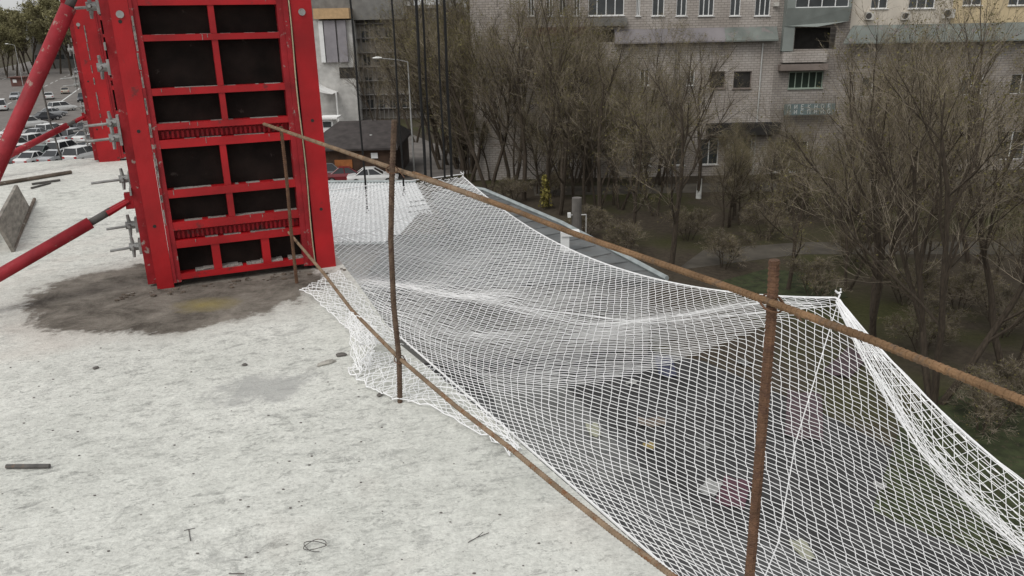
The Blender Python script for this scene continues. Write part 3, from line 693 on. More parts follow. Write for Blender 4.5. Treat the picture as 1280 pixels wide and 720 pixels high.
def lump(p, sx, sy, sz, rz, seed, m, name, label, cat, group=None):
    rn_ = random.Random(seed); mb = MB(); nu, nvv = 10, 6; vs = []
    for i in range(nvv + 1):
        for j in range(nu):
            th_ = math.pi * i / nvv; ph = 2 * math.pi * j / nu; k_ = 1 + rn_.uniform(-.18, .18)
            x, y, z = sx * k_ * math.sin(th_) * math.cos(ph), sy * k_ * math.sin(th_) * math.sin(ph), sz * (k_ * math.cos(th_) * .9 + .7)
            vs.append((p.x + x * math.cos(rz) - y * math.sin(rz), p.y + x * math.sin(rz) + y * math.cos(rz), p.z + max(0.0005, z)))
    fs = [(i*nu+j, i*nu+(j+1) % nu, (i+1)*nu+(j+1) % nu, (i+1)*nu+j) for i in range(nvv) for j in range(nu)]
    mb.add(vs, fs); return tag(mb.build(name, m, origin=p, smooth=False), label, cat, group)
lump(onz(408, 455, SL), .055, .016, .012, R(35), 1, M['stone'], 'mortar_lump', 'pale elongated mortar lump left of the net tail', 'mortar lump', 'mortar lumps by the net tail')
lump(onz(427, 445, SL), .030, .014, .012, R(15), 2, M['block_grey'], 'mortar_lump', 'small grey lump between the net tail and the pale lump', 'mortar lump', 'mortar lumps by the net tail')
lump(onz(306, 457, SL), .014, .010, .008, 0, 3, M['block_grey'], 'pebble', 'dark pebble alone on the slab below the stain', 'pebble')
lump(onz(120, 461, SL), .016, .011, .008, 1, 4, M['block_grey'], 'pebble', 'dark pebble on the slab below the stain, under the low red prop', 'pebble')
lump(onz(475, 495, SL), .018, .012, .010, 1, 5, M['block_grey'], 'pebble', 'dark pebble caught at the edge of the net tail', 'pebble')
tag_i = 0
rn_ = random.Random(11)
db = MB()
for k in range(190):
    x = rn_.uniform(0, 800); y = rn_.uniform(395, 720)
    if x > 430 + (y - 400) * 1.05: continue
    p = onz(x, y, SL); s = rn_.choice((.0016, .002, .003, .0045)); a = rn_.uniform(0, 6.28)
    pts = [(p.x + s * (1 + .5 * rn_.random()) * math.cos(a + q_), p.y + s * .7 * math.sin(a + q_)) for q_ in (0, 1.4, 2.6, 4.0, 5.2)]
    db.prism(pts, SL + 0.0004, SL + s * .7)
tag(db.build('grit', M['block_grey']), 'fine dark grit scattered over the slab', 'grit', None, 'stuff')
# crumbs of mortar around the foot of the form
cr = MB()
for k in range(60):
    s_ = rn_.uniform(-0.25, 1.2); d_ = -abs(rn_.gauss(0.02, .07)) - .01; p = fl + fx * s_ + fy * d_; s = rn_.uniform(.004, .016); a = rn_.uniform(0, 6.28)
    pts = [(p.x + s * (1 + .5 * rn_.random()) * math.cos(a + q_), p.y + s * .8 * math.sin(a + q_)) for q_ in (0, 1.3, 2.5, 3.9, 5.1)]
    cr.prism(pts, SL + .0005, SL + s * .8)
tag(cr.build('rubble', M['wood_dark']), 'mortar crumbs along the foot of the near red column form', 'rubble', None, 'stuff')
# rusty posts on the slab's back edge
a = onz(77, 200, SL); bar('guard_post', [a, ony(62, 150, a.y), ony(51, 103, a.y)], .012, M['steel_dark'], 'thin dark post leaning at the back edge of the slab before the car park', ribs=False, cat='guard post', group=G)

# ------------------------------------------------------------------ neighbouring low roofs under and beyond the net
def roof_poly(px): return [onz(x, y, z) for x, y, z in px]
# white ribbed roof
t = thing('white_roofed_shed', (-8, 45, 0), 'low shed with a white ribbed metal roof behind the far part of the net', 'shed')
A_, B_, C_, D_ = V((-15.5, 38.6, 2.9)), V((-3.1, 38.3, 2.9)), V((-6.05, 50.4, 3.6)), V((-15.5, 51.2, 3.6))
mb = MB(); n = 90; vs = []; 
for i in range(n + 1):
    s = i / n; p = A_.lerp(B_, s); q_ = D_.lerp(C_, s); h = 0.09 if (i % 2) else 0.0
    vs += [p + V((0, 0, h)), q_ + V((0, 0, h))]
mb.add(vs, [(2*i, 2*i+2, 2*i+3, 2*i+1) for i in range(n)]); mb.build('ribbed_roof', M['roof_white'], t, (-8, 45, 0))
mb = MB(); mb.prism([(-15.2, 38.9), (-3.5, 38.6), (-6.3, 50.1), (-15.2, 50.9)], 0, 2.85); mb.build('wall', M['wall_pale'], t, (-8, 45, 0))
mb = MB(); mb.tube([A_ + V((0, -.05, -.02)), B_ + V((0, -.05, -.02))], .07, 6); mb.tube([D_ + V((0, .03, .12)), C_ + V((0, .03, .12))], .09, 6); mb.build('roof_trim', M['roof_edge'], t, (-8, 45, 0))
# long grey shed
t = thing('grey_roofed_shed', (0, 38, 0), 'long low shed with a patchy grey metal roof below the net', 'shed')
E_ = [onz(568, 231, 3.5), onz(604, 237, 3.5), onz(700, 278, 3.5), onz(832, 348, 3.5)]
near = [V((4.4, 30.3, 3.3)), V((-6, 29.3, 3.3)), V((-6, 37.9, 3.3)), V((-2.9, 37.9, 3.4))]
pl_ = [(p.x, p.y) for p in near] + [(-4.9, 48.0)] + [(p.x, p.y) for p in E_]
mb = MB(); mb.prism(pl_, 3.28, 3.42)
for k in range(14):
    a = E_[1].lerp(E_[3], k / 14); b = V((max(-5.9, a.x - 5.2), a.y - 3.0, 0)); mb.tube([V((a.x, a.y, 3.44)), V((b.x, max(b.y, 30.4), 3.44))], .03, 4)
mb.build('roof', M['roof_grey'], t, (0, 38, 0))
mb = MB(); mb.tube([p + V((.05, 0, 0)) for p in E_], .11, 6); mb.build('eave_trim', M['roof_edge'], t, (0, 38, 0))
inn = [(4.3, 30.7), (-5.7, 29.7), (-5.7, 37.6), (-4.7, 47.5), (-2.4, 48.5), (5.6, 30.2)]
mb = MB(); mb.prism(inn, 0, 3.25); mb.build('wall', M['wall_grey'], t, (0, 38, 0))
# concrete pole with a meter box standing by the shed
pb = onz(722, 345, 0); pz = V((ony(721, 246, pb.y).x, pb.y, 0)); 
t = thing('concrete_pole', pz, 'thick grey concrete pole cut off short beside the grey shed', 'pole')
ht = ony(721, 247, pb.y).z
mb = MB(); mb.tube([pz, pz + V((0, 0, ht))], [.30, .26], 14); mb.build('shaft', M['block_grey'], t, pz, False)
zz = ony(722, 268, pb.y).z
mb = MB(); mb.tube([pz + V((-.32, -.1, zz)), pz + V((.5, -.1, zz))], .035, 6); mb.tube([pz + V((.5, -.1, zz)), pz + V((.5, -.1, zz - 1.0))], .03, 6); mb.build('bracket', M['pipe_pale'], t, pz)
mb = MB(); mb.box((pz.x - .5, pz.y - .22, zz - .12), (pz.x - .33, pz.y + .0, zz + .12)); mb.build('insulator', M['frame_white'], t, pz)
c = onz(707, 314, 3.4)
t = thing('roof_duct', c, 'white box shaped duct on the edge of the grey shed roof beside the pole', 'duct')
mb = MB(); mb.box((c.x - .22, c.y - .2, c.z), (c.x + .15, c.y + .2, c.z + .75)); mb.build('duct_box', M['frame_white'], t, c)
mb = MB(); mb.box((c.x - .22, c.y - .28, c.z + .755), (c.x + .62, c.y + .26, c.z + .95)); mb.build('hood', M['frame_white'], t, c)
# sheets and boxes thrown down in the yard, seen through the net
def sheet(x, y, w, h, rz, m, name, label, cat, z=0.05, curl=.08):
    c = onz(x, y, 0); mb = MB(); n = 7; vs = []
    for i in range(n + 1):
        for j in range(n + 1):
            a, b = (i / n - .5) * w, (j / n - .5) * h
            vs.append((c.x + a * math.cos(rz) - b * math.sin(rz), c.y + a * math.sin(rz) + b * math.cos(rz), z + curl * (.5 + .5 * math.sin(i * 1.3 + j * .9 + w))))
    k_ = len(vs); vs += [(p[0], p[1], p[2] - .025) for p in vs]
    fs = [(i*(n+1)+j, (i+1)*(n+1)+j, (i+1)*(n+1)+j+1, i*(n+1)+j+1) for i in range(n) for j in range(n)]
    fs += [tuple(k_ + q_ for q_ in reversed(f_)) for f_ in fs]
    mb.add(vs, fs); return tag(mb.build(name, m, origin=(c.x, c.y, 0)), label, cat)
sheet(1005, 520, 1.2, 3.6, R(-20), M['pink_sheet'], 'plastic_sheet', 'faded pink sheet lying in the yard right of the thick rusty post', 'sheet')
sheet(1060, 455, 1.0, 3.0, R(-40), M['pink_sheet'], 'plastic_sheet', 'long faded pink sheet lying below the near outer net corner', 'sheet')
sheet(917, 618, .8, 1.5, R(-25), M['maroon_sheet'], 'plastic_sheet', 'maroon sheet lying in the yard left of the thick rusty post', 'sheet')
sheet(888, 612, .5, .8, R(-35), M['paper'], 'paper_sheet', 'white sheet of paper lying beside the maroon sheet', 'sheet')
sheet(1003, 690, .4, .8, R(5), M['cream_sheet'], 'foam_board', 'cream board lying in the yard at the bottom right of the thick post', 'board')
sheet(742, 540, .4, .9, R(5), M['cream_sheet'], 'foam_board', 'cream board lying on the pale concrete strip under the net', 'board')
sheet(832, 460, .7, 2.0, R(-5), M['blue_sheet'], 'tarpaulin', 'blue tarpaulin strip lying under the middle of the net', 'tarpaulin')
sheet(812, 565, .35, .35, R(15), M['yellow_box'], 'carton', 'small yellow carton lying under the net', 'carton', z=.2)
sheet(815, 530, .9, .6, R(0), M['wood_dark'], 'wooden_board', 'brownish board lying under the middle of the net', 'board')
for i, (x, y) in enumerate([(620, 415), (700, 395), (760, 420), (880, 560), (790, 480), (930, 455), (1100, 610), (870, 655)]):
    sheet(x, y, .35 + .1 * (i % 3), .3 + .15 * (i % 2), i, M['conc_pale'] if i % 2 else M['paper'], 'paper_scrap', 'pale scrap of paper lying in the yard under the net', 'litter').__setitem__('group', 'paper scraps under the net')

# ------------------------------------------------------------------ trees
def gen_tree(seed, H, stems, spread, twigs, leafy=0.0, leafsize=.028):
    rn_ = random.Random(seed); tk = MB(); cw = MB()
    def rv(): return V((rn_.uniform(-1, 1), rn_.uniform(-1, 1), rn_.uniform(-1, 1)))
    def grow(p, d, L_, r, lvl, tone=0):
        nseg = (6, 5, 4, 3, 2)[lvl]; pts = [p.copy()]; dirs = []
        for i in range(nseg):
            d = (d + rv() * (.14, .17, .20, .24, .28)[lvl] + V((0, 0, (.10, .12, .09, .07, .04)[lvl]))).normalized(); p = p + d * (L_ / nseg); pts.append(p.copy()); dirs.append(d.copy())
        rs = [r * (1 - .62 * i / nseg) for i in range(nseg + 1)]
        if lvl <= 2: tk.tube(pts, rs, (7, 5, 3)[lvl], cap=False)
        else: cw.tube(pts, rs, 3, mi=tone, cap=False)
        if lvl == 4:
            for q_ in pts[1:]:
                if rn_.random() < leafy:
                    s = leafsize * rn_.uniform(.5, 1.2); a = rv() * s; b = rv() * s; c_ = q_ + rv() * .12
                    cw.add([c_ - a - b, c_ + a - b, c_ + a + b, c_ - a + b], [(0, 1, 2, 3)], 1)
            return
        nc = (9, 7, 6, twigs)[lvl]
        for k in range(nc):
            t_ = (.28 if lvl == 0 else .22) + (.74 if lvl == 0 else .78) * (k + rn_.random() * .8) / nc; t_ = min(1, t_)
            x = t_ * nseg; i = min(int(x), nseg - 1); q_ = pts[i].lerp(pts[i + 1], x - i)
            ax = dirs[i].cross(rv()).normalized(); ang = rn_.uniform(.4, .95) * spread
            nd = (dirs[i] * math.cos(ang) + ax * math.sin(ang)).normalized()
            grow(q_, nd, L_ * (.50, .52, .55, .60)[lvl] * rn_.uniform(.7, 1.25) * (1.25 - .55 * t_), max(.0052, rs[i] * (.52, .54, .44, .60)[lvl]), lvl + 1, tone if lvl == 3 else (2 if rn_.random() < .34 else 0))
    for s in range(stems):
        a = 6.28 * s / stems + rn_.uniform(-.5, .5); tilt = 0 if stems == 1 else rn_.uniform(.15, .42)
        d = V((math.sin(tilt) * math.cos(a), math.sin(tilt) * math.sin(a), math.cos(tilt)))
        grow(V((.18 * math.cos(a) * (stems > 1), .18 * math.sin(a) * (stems > 1), -.1)), d, H * rn_.uniform(.66, .8), (.17 if stems == 1 else .13) * H / 12, 0)
    return tk, cw
protos = []
for i, (sd, H, st_, sp, tw, lf) in enumerate([(1, 13, 1, .95, 5, .40), (2, 14, 2, .85, 4, .3), (3, 13, 3, .80, 3, .15), (4, 11.5, 1, 1.15, 5, .8), (5, 14, 2, .72, 5, .9)]):
    tk, cw = gen_tree(sd, H, st_, sp, tw, lf)
    a = tk.build('trunk', M['bark']); b = cw.build('crown', [M['twig'], M['bud'], M['twig_pale']])
    protos.append((a.data, b.data)); bpy.data.objects.remove(a); bpy.data.objects.remove(b)
tk, cw = gen_tree(9, 15, 1, .8, 7, .95, .11); a = tk.build('trunk', M['bark']); b = cw.build('crown', [M['twig'], M['leaf'], M['twig']]); leafy = (a.data, b.data); bpy.data.objects.remove(a); bpy.data.objects.remove(b)
def plant(x, y, proto, s, label, group=None, rz=None, sz=None):
    t = thing('bare_tree', (x, y, 0), label, 'tree', group, rn_.uniform(0, 6.28) if rz is None else rz)
    t.scale = (s, s, sz or s)
    for nm, me in zip(('trunk', 'crown'), proto):
        o = bpy.data.objects.new(nm, me); COL.objects.link(o); o.parent = t
    return t
GT = 'bare trees in the yard before the apartment block'
def pl(px, py, k, s, label, group=GT): p = onz(px, py, 0); return plant(p.x, p.y, protos[k], s, label, group)
pl(1168, 505, 2, .98, 'near bare tree with several dark stems rising just beyond the gathered net hem')
pl(1092, 432, 1, .95, 'bare tree with forked dark trunk just behind the near outer net corner')
pl(1262, 470, 4, .95, 'tall twiggy bare tree at the far right picture edge')
pl(1330, 430, 0, 1.0, 'bare tree whose branches reach in from beyond the right picture edge')
pl(838, 338, 0, .92, 'bare tree with a dark single trunk standing beside the pale path')
pl(790, 305, 3, .9, 'spreading bare tree left of the dark single trunk by the path')
pl(985, 362, 3, .72, 'low spreading bare tree with long pale twigs above the thick rusty post')
t_white = pl(873, 248, 0, .92, 'bare tree with a whitewashed trunk base before the block', None)
mb = MB(); mb.tube([(0, 0, -.02), (0.02, 0, .8), (.03, 0, 1.7)], [.24, .22, .20], 9, cap=False); o = mb.build('whitewash_band', M['whitewash'], t_white); o['label'] = 'white painted foot of the trunk'
gl = 'one of the tangled bare twiggy trees filling the yard before the apartment block'
for (px, py, k, s) in [(700, 268, 1, 1.0), (684, 258, 4, 1.1), (585, 228, 4, 1.15), (612, 240, 1, 1.1), (655, 250, 0, 1.1), (568, 190, 0, 1.25), (640, 212, 4, 1.2), (700, 236, 4, 1.1), (552, 212, 4, 1.1), (752, 285, 0, .95), (640, 238, 4, 1.15), (606, 222, 3, 1.15), (575, 205, 4, 1.2), (915, 275, 3, .5), (1080, 300, 0, .9), (1140, 310, 3, .9),
                       (1215, 330, 1, .95), (1270, 345, 3, 1.0), (825, 232, 4, .8), (1130, 262, 4, .9), (735, 240, 3, 1.0), (665, 222, 0, 1.1), (625, 205, 1, 1.15),
                       (545, 196, 3, 1.1), (775, 262, 4, .85), (1180, 285, 1, .9), (590, 190, 0, 1.2), (1300, 290, 4, 1.0), (720, 228, 1, 1.0), (1110, 350, 4, .85)]:
    pl(px, py, k, s, gl)
for (px, py, k, s, lab) in [(520, 178, 1, 1.0, 'bare tree beyond the hanging ropes'), (556, 176, 4, 1.15, 'bare tree beyond the hanging ropes'), (498, 168, 3, .9, 'bare tree beyond the hanging ropes'), (470, 158, 1, .8, 'bare tree beyond the hanging ropes'), (535, 168, 0, 1.1, 'bare tree beyond the hanging ropes')]:
    pl(px, py, k, s, lab, 'bare trees beyond the hanging ropes')
for (px, py, k, s_) in [(592, 205, 4, 1.2), (600, 196, 0, 1.25), (585, 213, 4, 1.0), (612, 210, 1, 1.2), (596, 214, 3, .9), (735, 232, 4, 1.0), (690, 215, 1, 1.1), (552, 200, 4, 1.15), (562, 206, 1, 1.15), (574, 212, 4, 1.2), (590, 216, 3, 1.1), (566, 199, 3, 1.15), (604, 221, 4, 1.1), (580, 203, 1, 1.2)]:
    pl(px, py, k, s_, gl)
for i in range(32):                                     # thin young trees filling the gaps
    px = rn_.uniform(560, 1300); lo = 205 + (px - 560) * .06; hi = 232 + (px - 560) * .28; py = rn_.uniform(lo, hi)
    if px < 860 and py > 200 + (px - 560) * .45: py = 200 + (px - 560) * .38
    if 900 < px < 1060 and py < 330: continue
    if 835 < px < 905 and py > 238: continue
    p = onz(px, py, 0); plant(p.x, p.y, protos[rn_.choice((0, 1, 3, 4, 4))], rn_.uniform(.42, .78), 'one of the thin young bare trees crowding the yard between the taller ones', 'thin young trees in the yard')
for i in range(16):
    p = onz(rn_.choice((rn_.uniform(740, 840), rn_.uniform(1060, 1160))), rn_.uniform(222, 262), 0); plant(p.x, p.y, protos[rn_.choice((0, 3, 4))], rn_.uniform(.45, .72), 'one of the thin young bare trees crowding the yard between the taller ones', 'thin young trees in the yard')
for i in range(20):
    p = onz(rn_.choice((rn_.uniform(572, 610), rn_.uniform(610, 735))), rn_.uniform(203, 226), 0)
    plant(p.x, p.y, protos[rn_.choice((0, 3, 4))], rn_.uniform(.42, .62), 'low young bare tree at the foot of the brick wall beyond the grey shed', 'low young trees beyond the grey shed')
for i in range(22):
    px = rn_.uniform(890, 1070); p = onz(px, rn_.uniform(238, 300), 0)
    plant(p.x, p.y, protos[rn_.choice((0, 3, 4))], rn_.uniform(.36, .50), 'one of the low young bare trees below the teal shop sign', 'low young trees below the shop sign')
# low bushy scrub under the trees
shr = []
for sd in (21, 22):
    tk, cw = gen_tree(sd, 3.0, 4, 1.1, 4, .10, .02); a = tk.build('stem', M['bark']); b = cw.build('twigs', [M['twig'], M['bud'], M['twig_pale']]); shr.append((a.data, b.data)); bpy.data.objects.remove(a); bpy.data.objects.remove(b)
for i, (px, py) in enumerate([(640, 255), (730, 300), (780, 320), (905, 335), (955, 300), (1060, 330), (1130, 380), (1200, 390), (1250, 420), (1020, 380), (860, 300), (690, 245), (1280, 520), (1230, 540), (1150, 440), (990, 270)]):
    p = onz(px, py, 0); t = thing('shrub', (p.x, p.y, 0), 'low leafless shrub under the yard trees', 'shrub', 'leafless shrubs under the yard trees', rn_.uniform(0, 6)); t.scale = (1.1, 1.1, .8)
    for nm, me in zip(('stem', 'twigs'), shr[i % 2]): o = bpy.data.objects.new(nm, me); COL.objects.link(o); o.parent = t
# far avenue trees, budding green
GA = 'budding trees along the far road'
for row, (py, s0) in enumerate(((88, 1.75), (94, 1.5), (99, 1.3))):
    for i in range(17):
        px = -70 + i * 14 + row * 5 + rn_.uniform(-4, 4)
        if row == 2 and 20 < px < 140: continue
        p = onz(px, py + rn_.uniform(-2, 2), 0); plant(p.x, p.y, leafy, s0 * rn_.uniform(.85, 1.1), 'one of the olive green budding trees massed beyond the far road', GA)
# small yellow bush by the shed and a fir by the pale building
p = onz(682, 262, 0); t = thing('forsythia_bush', (p.x, p.y, 0), 'small yellow flowering bush behind the grey shed', 'bush')
cw = MB()
for k in range(500):
    a = rn_.uniform(0, 6.28); h = rn_.uniform(.3, 2.6); r_ = .5 * rn_.random() * (1.2 - h / 3.2); c = V((r_ * math.cos(a), r_ * math.sin(a), h)); s = .07
    u1 = V((rn_.uniform(-s, s), rn_.uniform(-s, s), rn_.uniform(-s, s))); u2 = V((rn_.uniform(-s, s), rn_.uniform(-s, s), rn_.uniform(-s, s))); cw.add([c - u1 - u2, c + u1 - u2, c + u1 + u2, c - u1 + u2], [(0, 1, 2, 3)])
cw.build('blossom', mat('yellow_blossom', (.22, .19, .05), .8, .3, 2), t)
st_ = MB()
for k in range(7): st_.tube([(0, 0, 0), (.1 * math.cos(k), .1 * math.sin(k), 1.0), (.35 * math.cos(k), .35 * math.sin(k), 2.4)], [.02, .015, .006], 4)
st_.build('stem', M['bark'], t)

# ------------------------------------------------------------------ apartment block
YF = 70.0
def fz(x, y): p = ony(x, y, YF); return p.x, p.z
def wall_open(x0, x1, z0, z1, y, openings, depth=.14, mi=0):
    """front wall plane at y with real recessed openings"""
    xs = sorted({x0, x1, *[v for o in openings for v in (o[0], o[1]) if x0 < v < x1]}); zs = sorted({z0, z1, *[v for o in openings for v in (o[2], o[3]) if z0 < v < z1]})
    mb = MB()
    for i in range(len(xs) - 1):
        for j in range(len(zs) - 1):
            cx, cz = (xs[i] + xs[i+1]) / 2, (zs[j] + zs[j+1]) / 2
            if any(o[0] < cx < o[1] and o[2] < cz < o[3] for o in openings): continue
            mb.add([(xs[i], y, zs[j]), (xs[i+1], y, zs[j]), (xs[i+1], y, zs[j+1]), (xs[i], y, zs[j+1])], [(0, 1, 2, 3)], mi)
    for a, b, c, d in openings:
        q_ = [(a, c), (b, c), (b, d), (a, d)]
        for k in range(4):
            (xa, za), (xb, zb) = q_[k], q_[(k + 1) % 4]; mb.add([(xa, y, za), (xb, y, zb), (xb, y + depth, zb), (xa, y + depth, za)], [(3, 2, 1, 0)], mi)
    return mb
def window(o, y, par, org, muls=1, fm='frame_white', pm='pane', sill=True, fw=.07, depth=.14):
    a, b, c, d = o; mb = MB(); yy = y + depth - .05
    mb.box((a, yy, c), (a + fw, yy + .048, d)); mb.box((b - fw, yy, c), (b, yy + .048, d)); mb.box((a + fw, yy, c), (b - fw, yy + .048, c + fw)); mb.box((a + fw, yy, d - fw), (b - fw, yy + .048, d))
    for k in range(muls):
        x = a + (b - a) * (k + 1) / (muls + 1); mb.box((x - .035, yy + .002, c + fw), (x + .035, yy + .05, d - fw))
    w = mb.build('window', M[fm], par, org)
    mb = MB(); mb.box((a, yy + .052, c), (b, yy + .07, d)); mb.build('pane', M[pm], w)
    w.children[0].data.transform(Matrix.Translation(-V(org)))
    if sill: mb = MB(); mb.box((a - .08, y - .12, c - .06), (b + .08, y + .02, c - .003)); q_ = mb.build('sill', M[fm], w); q_.data.transform(Matrix.Translation(-V(org)))
    return w
def rect(x0, y0, x1, y1):
    a, b = fz(x0, y1); c, d = fz(x1, y0); return (a, c, b, d)
TOPZ = 19.5
# --- brick section
xa, _ = fz(588, 30); xb, _ = fz(972, 30); xc, _ = fz(1048, 30); xd = 60.0
org = (xa, YF, 0)
bl = thing('brick_apartment_block', org, 'pale brick apartment block section behind the bare trees', 'apartment block', 'joined sections of the apartment block')
zt = 15.35
upper = [(660, 668), (683, 691), (699, 708), (717, 725), (735, 780), (795, 800), (815, 830), (845, 858), (873, 892), (912, 925), (943, 962)]
ops = []; wins = []
for a, b in upper:
    x0, zs_ = fz(a, 20); x1, _ = fz(b, 20); o = (x0, x1, zs_, zs_ + 1.75); ops.append(o); wins.append((o, 3 if b - a > 30 else (2 if b - a > 16 else 1), 'frame_white', 'pane'))
for a, b in [(745, 753), (800, 812), (858, 869)]:
    o = rect(a, 86, b, 107); ops.append(o); wins.append((o, 1, 'frame_white', 'pane'))
for a, b in [(886, 907), (916, 940)]:
    o = rect(a, 89, b, 111); ops.append(o); wins.append((o, 0, 'lintel', 'void'))
for a, b in [(690, 698), (655, 664)]:
    o = rect(a, 48, b, 60); ops.append(o); wins.append((o, 1, 'frame_white', 'pane'))
for k in range(4, 9):                                     # ground-floor shopfronts behind the trees
    x0 = xa + 2.2 + k * 2.95; o = (x0, x0 + 1.7, 1.0, 3.3)
    if o[1] > xb - .4: break
    ops.append(o); wins.append((o, 1, 'frame_white', 'pane'))
rec = rect(737, 37, 768, 53); ops.append(rec)
mb = wall_open(xa, xb, 0, TOPZ, YF, ops)
mb.box((xa, YF + 1.6, 0), (xb, YF + 13, TOPZ)); mb.build('wall', M['brick'], bl, org)
for o, mu_, fm, pm in wins: window(o, YF, bl, org, mu_, fm, pm)
mb = MB(); mb.box((rec[0], YF + 1.2, rec[2]), (rec[1], YF + 1.22, rec[3])); mb.build('loggia_recess', M['void'], bl, org)
def pent(x0, x1, zt_, zb_, out, par, m, org, hipl=0.0, name='pent_roof'):
    mb = MB(); vs = [(x0 + hipl, YF - .02, zt_), (x1, YF - .02, zt_), (x1, YF - out, zb_), (x0, YF - out, zb_), (x0 + hipl, YF - .02, zb_ - .12), (x1, YF - .02, zb_ - .12), (x1, YF - out, zb_ - .12), (x0, YF - out, zb_ - .12)]
    mb.add(vs, [(0, 3, 2, 1), (4, 5, 6, 7), (0, 1, 5, 4), (1, 2, 6, 5), (2, 3, 7, 6), (3, 0, 4, 7)]); return mb.build(name, m, par, org)
z_t = fz(870, 35)[1]; z_b = fz(870, 51)[1]
pent(fz(768, 40)[0], fz(905, 40)[0], z_t, z_b, .75, bl, M['pent_mauve'], org)
pent(fz(905, 40)[0] + .004, xb - .05, z_t, z_b, .75, bl, M['pent'], org)
o = MB(); a = rect(655, 33, 737, 46); o.box((a[0], YF - .25, a[2]), (a[1], YF - .003, a[3])); o.build('canopy', M['maroon'], bl, org)
o = MB(); a = rect(678, 66, 706, 112); o.box((a[0], YF - .06, a[2]), (a[1], YF - .003, a[3])); o.build('entrance_panel', M['maroon'], bl, org)
o = MB(); a = rect(738, 22, 783, 33); o.box((a[0], YF - .5, a[2]), (a[1], YF - .003, a[3])); o.build('balcony_front', M['wall_grey'], bl, org)
for x in (847, 956, 741): a = fz(x, 20)[0]; mb = MB(); mb.tube([(a, YF - .08, 0), (a, YF - .08, z_b - .3 if x != 741 else 11)], .06, 6); mb.build('downpipe', M['pipe_pale'] if x == 956 else M['scaffold'], bl, org)
a = rect(882, 152, 972, 168); o = MB(); o.box((a[0], YF - 1.0, a[2]), (a[1], YF - .003, a[3])); o.build('shop_canopy', M['void'], bl, org)
a = rect(985 - 30, 3, 962 + 8, 9)
a = rect(966, 3, 973, 8); o = MB(); o.box((a[0], YF - .35, a[2]), (a[1] - .03, YF - .01, a[3])); o.build('air_conditioner', M['ac'], bl, org)
# --- glazed balcony bay
org = (xb, YF, 0)
bay = thing('balcony_bay', org, 'grey green glazed balcony bay between the brick and the cream walls', 'balcony bay', 'joined sections of the apartment block')
o1 = rect(992, 34, 1046, 62); low = rect(985, 89, 1030, 111); sh1 = (xb + .6, xb + 3.6, .2, 2.9)
mb = wall_open(xb, xc + 1.0, 0, TOPZ, YF + .01, [o1, low, sh1]); mb.build('wall', M['brick_dull'], bay, org)
mb = MB(); mb.box((o1[0], YF + 1.3, o1[2]), (o1[1], YF + 1.33, o1[3])); mb.build('loggia_recess', M['void'], bay, org)
window(low, YF + .01, bay, org, 4, 'frame_green', 'pane_green'); window(sh1, YF + .01, bay, org, 1, 'frame_white', 'pane')
zb0 = fz(1000, 33)[1]; zb1 = fz(1000, 10)[1]
mb = MB(); xl = fz(979, 20)[0]; xr = fz(1058, 20)[0]
mb.add([(xl, YF - .9, zb1), (xr, YF - .9, zb1), (xr, YF - .55, zb0 + .35), ((xl + xr) / 2, YF - .75, zb0 - .05), (xl, YF - .55, zb0 + .05), (xl, YF - .002, zb1), (xr, YF - .002, zb1), (xr, YF - .002, zb0 + .35), ((xl + xr) / 2, YF - .002, zb0 - .05), (xl, YF - .002, zb0 + .05)],
       [(0, 4, 3, 2, 1), (0, 5, 9, 4), (1, 2, 7, 6), (4, 9, 8, 3), (3, 8, 7, 2), (0, 1, 6, 5)]); mb.build('balcony_parapet', M['balc'], bay, org)
gz = (fz(990, 8)[0], fz(1056, 8)[0], zb1, zb1 + 1.6)
mb = MB(); mb.box((xl, YF - .85, zb1 + .001), (gz[0], YF - .003, TOPZ)); mb.box((gz[1], YF - .85, zb1 + .001), (xr, YF - .003, TOPZ)); mb.box((gz[0], YF - .85, zb1 + 1.6), (gz[1], YF - .003, TOPZ)); mb.build('balcony_casing', M['balc'], bay, org)
window(gz, YF - .85, bay, org, 3, 'frame_white', 'pane', sill=False)
mb = MB(); a = rect(975, 36, 991, 64); mb.box((a[0], YF - .5, a[2]), (a[1], YF - .003, a[3] + .3)); mb.build('side_panel', M['balc'], bay, org)
a = rect(975, 64, 1031, 78); mb = MB(); mb.box((a[0], YF - .62, a[2]), (a[1], YF - .004, a[3])); mb.build('brick_parapet', M['brick'], bay, org)
a = rect(972, 79, 1032, 88); mb = MB(); mb.box((a[0], YF - .7, a[2]), (a[1], YF - .005, a[3])); mb.build('fascia', M['lintel'], bay, org)
# shop sign: teal board with two rows of worn pale lettering strokes
a = rect(976, 128, 1040, 143); sg = thing('shop_sign', (a[0], YF, a[2]), 'teal shop sign board with worn pale lettering under the barred window', 'sign')
mb = MB(); mb.box((a[0], YF - .78, a[2]), (a[1], YF - .65, a[3])); mb.build('sign_board', M['teal'], sg, (a[0], YF, a[2]))
mb = MB(); rg = random.Random(5); W_ = a[1] - a[0]; H2 = a[3] - a[2]
def stroke(x0, z0, x1, z1, t_=.05):
    d = V((x1 - x0, 0, z1 - z0)); n_ = V((-d.z, 0, d.x)).normalized() * t_ / 2; yy = YF - .79
    P4 = [V((x0, yy, z0)) - n_, V((x1, yy, z1)) - n_, V((x1, yy, z1)) + n_, V((x0, yy, z0)) + n_]; mb.add(P4 + [p + V((0, .012, 0)) for p in P4], [(0, 1, 2, 3), (0, 4, 5, 1), (1, 5, 6, 2), (2, 6, 7, 3), (3, 7, 4, 0)])
x = a[0] + .25
